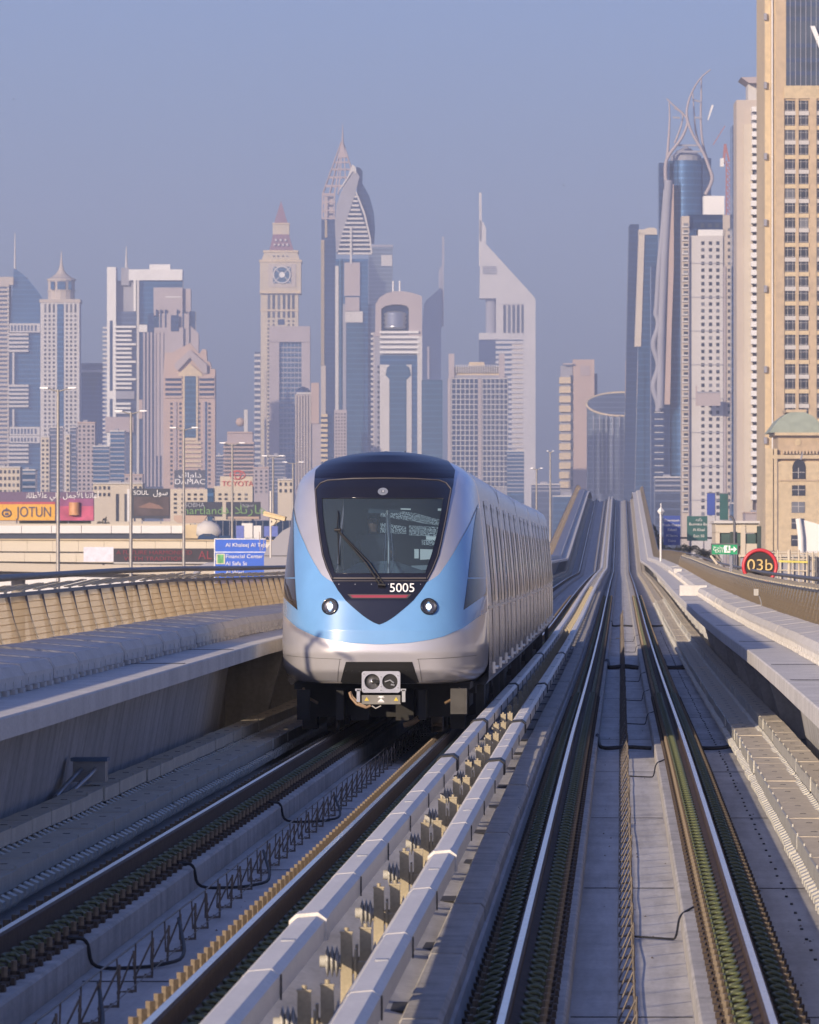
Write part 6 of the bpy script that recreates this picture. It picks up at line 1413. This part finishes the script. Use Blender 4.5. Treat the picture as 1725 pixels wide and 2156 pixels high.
def palm(u, v, D, lab, seed, hh=3.2):
    r = random.Random(seed); p = P(u, v, D); e = empty('palm_tree', (p.x, p.y, 0), label=lab, cat='palm tree', group='dark palms behind the right parapet')
    MB().tube([(0, 0, 0), (.05, 0, p.z * .5), (0, 0, p.z)], [.22, .16, .14], 8).build('trunk', M_rust, e)
    mb = MB()
    for _ in range(34):
        a = r.uniform(0, 6.28); el = r.uniform(-.1, 1.1); L_ = hh * r.uniform(.7, 1.1); pts = []
        for k in range(7):
            t = k / 6; pts.append(Vector((math.cos(a) * L_ * t * math.cos(el), math.sin(a) * L_ * t * math.cos(el), p.z + L_ * (math.sin(el) * t - .9 * t * t))))
        for k in range(6):
            d = (pts[k + 1] - pts[k]); sd = Vector((-math.sin(a), math.cos(a), 0))
            for s in (-1, 1):
                for j in range(2):
                    c = pts[k] + d * (j / 2); mb.add([c, c + d * .25, c + sd * s * .45 * (1 - (k / 7)) + d * .9 - Vector((0, 0, .16))], [(0, 1, 2)])
    mb.build('fronds', M_leafd, e)
palm(1420, 1162, 520, 'dark palm left of the group behind the right parapet', 1, 2.0); palm(1450, 1158, 540, 'dark palm in the middle of the group under the green sign', 2, 2.3); palm(1485, 1166, 500, 'dark palm right of the group beside the exit sign', 4, 2.0)
for u, v, s in ((1374, 1125, 5), (1380, 1140, 8)):
    p = P(u, v, 1020); e = empty('tree', (p.x, p.y, 0), label='dark bushy tree close to the climbing right parapet, %s one' % ('upper' if s == 5 else 'lower'), cat='tree'); bush(0, 0, p.z - 3, 1.6, 5, 350, M_leafg, e, s); MB().tube([(0, 0, 0), (0, 0, p.z)], [.25, .1], 8).build('trunk', M_rust, e)
# exit sign
M_exit = mat('exit_green', (.02, .30, .13), .4)
b = Bld('exit_sign', 'green EXIT sign with a running figure and arrow on posts behind the right parapet', 'sign', 190, 1526)
b.box('panel', 1499, 1553, 1147, 1167.5, 0, .04, M_exit); b.box('frame', 1498, 1555, 1144.5, 1147, -.02, .06, M_railtube); b.box('frame', 1497.5, 1499, 1145, 1168, -.02, .06, M_railtube); b.box('frame', 1553, 1555, 1145, 1168, -.02, .06, M_railtube)
text('lettering', 'EXIT', .125, M_white, b.e, (b.X(1515), -.02, b.Z(1161)), ext=.004, xs=1.0); text('lettering', '\uFE9D\uFEAE\uFEA8\uFEE3', .14, M_white, b.e, (b.X(1515), -.02, b.Z(1152.5)), ext=.004, xs=1.2)
b.box('pictogram', 1525, 1538, 1149, 1164, -.03, -.0, M_white); MB().bar((b.X(1530), -.04, b.Z(1162)), (b.X(1532), -.04, b.Z(1156)), .02).bar((b.X(1532), -.04, b.Z(1156)), (b.X(1536), -.04, b.Z(1161)), .02).bar((b.X(1532), -.04, b.Z(1156)), (b.X(1532.5), -.04, b.Z(1152)), .03).bar((b.X(1528.5), -.04, b.Z(1154)), (b.X(1535), -.04, b.Z(1154.5)), .015).cyl((b.X(1533), -.045, b.Z(1150.7)), .018, .01, 8, 'y').build('running_figure', M_exit, b.e)
MB().bar((b.X(1539), -.02, b.Z(1157)), (b.X(1547), -.02, b.Z(1157)), .02, .05).add([(b.X(1545), -.03, b.Z(1150.5)), (b.X(1545), -.03, b.Z(1163.5)), (b.X(1552), -.03, b.Z(1157))], [(0, 1, 2)]).build('arrow', M_white, b.e)
MB().tube([(b.X(1542), .1, b.Z(1260)), (b.X(1542), .1, b.Z(1167))], .02, 6).tube([(b.X(1535), .1, b.Z(1260)), (b.X(1540), .1, b.Z(1170))], .02, 6).tube([(b.X(1500), .1, b.Z(1166)), (b.X(1500), .1, b.Z(1150))], .02, 6).build('post', C_grey, b.e)
MB().bar((b.X(1496), -.1, b.Z(1170)), (b.X(1510), -.1, b.Z(1188)), .06).build('floodlight', C_sand, b.e)
# 03b marker
b = Bld('track_marker', 'round black track marker with a red rim reading 03b above the right parapet', 'sign', 172, 1600)
c = (b.X(1600.5), 0, b.Z(1193)); R0 = b.k * 38
MB().cyl((c[0], 0, c[2]), R0, .03, 48, 'y').build('disc', mat('marker_brown_black', (.022, .018, .017), .5), b.e)
MB().tube([(c[0] + (R0 - .045) * math.cos(a), -.01, c[2] + (R0 - .045) * math.sin(a)) for a in [i * math.pi / 32 for i in range(65)]], .05, 8).build('red_rim', mat('marker_red', (.55, .045, .06), .4), b.e)
text('lettering', '03b', .43, mat('marker_gold', (.62, .45, .18), .5), b.e, (c[0], -.03, b.Z(1191)), ext=.005, xs=1.1)
MB().tube([(c[0], .05, b.Z(1192)), (c[0], .05, b.Z(1300))], .04, 8).build('post', C_grey, b.e)
# fence and pipework on the right
b = Bld('mesh_gate', 'tangle of pipe frames and wire mesh beyond the right parapet with a yellow bar', 'gate', 182, 1690)
fr_ = MB()
for u in (1638, 1662, 1683, 1700, 1712, 1724, 1740): fr_.tube([(b.X(u), 0, b.Z(1270)), (b.X(u), 0, b.Z(1158 if u < 1690 else 1162))], .028 if u != 1662 else .05, 6)
for v in (1163, 1176, 1200): fr_.tube([(b.X(1626), 0, b.Z(v)), (b.X(1745), 0, b.Z(v + 4))], .022, 6)
fr_.build('pipe_frame', C_sand, b.e)
wm = MB()
for i in range(26):
    u = 1640 + i * 4
    wm.bar((b.X(u), .03, b.Z(1160)), (b.X(u + 34), .03, b.Z(1205)), .007).bar((b.X(u + 34), .035, b.Z(1160)), (b.X(u), .035, b.Z(1205)), .007)
wm.build('wire_mesh', M_steel, b.e, kind='stuff'); MB().bar((b.X(1640), -.05, b.Z(1182)), (b.X(1706), -.05, b.Z(1184)), .06).build('yellow_bar', mat('yellow_bar', (.60, .53, .12), .5), b.e)
MB().tube([(b.X(1703), -.1, b.Z(1270)), (b.X(1703), -.1, b.Z(1170))], .035, 6).tube([(b.X(1719), -.1, b.Z(1270)), (b.X(1719), -.1, b.Z(1172))], .035, 6).build('dark_post', M_railtube, b.e)
b = Bld('screen_wall', 'grey-beige wall with vertical pipes behind the mesh gate', 'wall', 210, 1670); b.box('wall', 1560, 1760, 1172, 1300, 0, .3, C_grey); b.many('pilaster', [(u, u + 3, 1168, 1300) for u in (1588, 1612, 1642, 1668, 1690, 1712)], -.12, 0, C_sand); b.box('footing', 1560, 1760, 1300, None, 0, .6, C_grey); b.box('coping_strip', 1556, 1764, 1168, 1173, -.1, .4, C_sand)
b = Bld('white_canopy', 'white tensile canopy edge on a white column at the right picture edge', 'canopy', 330, 1710)
b.poly('membrane', [(1684, 1172), (1684, 1094), (1700, 1097), (1725, 1104), (1770, 1112), (1770, 1185), (1700, 1172)], 0, 1.2, C_white); MB().tube([(b.X(1689), -.2, b.Z(1250)), (b.X(1686), -.2, b.Z(1130)), (b.X(1681), -.2, b.Z(1092))], .16, 10).build('column', C_white, b.e); b.box('foot', 1684, 1694, 1250, None, -.3, .3, C_grey)
# birds
for u, v, l in ((28, 208, 'tiny dark bird high in the sky at the left'), (1187, 390, 'tiny dark bird in the sky left of the dark slab tower')):
    e = empty('bird', P(u, v, 400), label=l, cat='bird')
    MB().tube([(0, -.12, 0), (0, 0, 0), (0, .14, 0)], [.01, .035, .01], 6).build('body', M_black, e); MB().add([(0, -.05, 0), (.16, 0, .06), (0, .05, 0)], [(0, 1, 2)]).add([(0, -.05, 0), (-.16, 0, .06), (0, .05, 0)], [(0, 1, 2)]).build('wings', M_black, e)
# ================================================================ haze
hz = bpy.data.materials.new('haze'); hz.use_nodes = True; N = hz.node_tree.nodes; N.remove(N['Principled BSDF'])
pv = N.new('ShaderNodeVolumePrincipled'); pv.inputs['Color'].default_value = (.56, .64, .86, 1); pv.inputs['Density'].default_value = .00014; pv.inputs['Anisotropy'].default_value = 0.0
hz.node_tree.links.new(pv.outputs[0], N['Material Output'].inputs['Volume'])
MB().box(-2600, 2600, -160, 8200, -1, 470).build('haze', hz, kind='stuff')
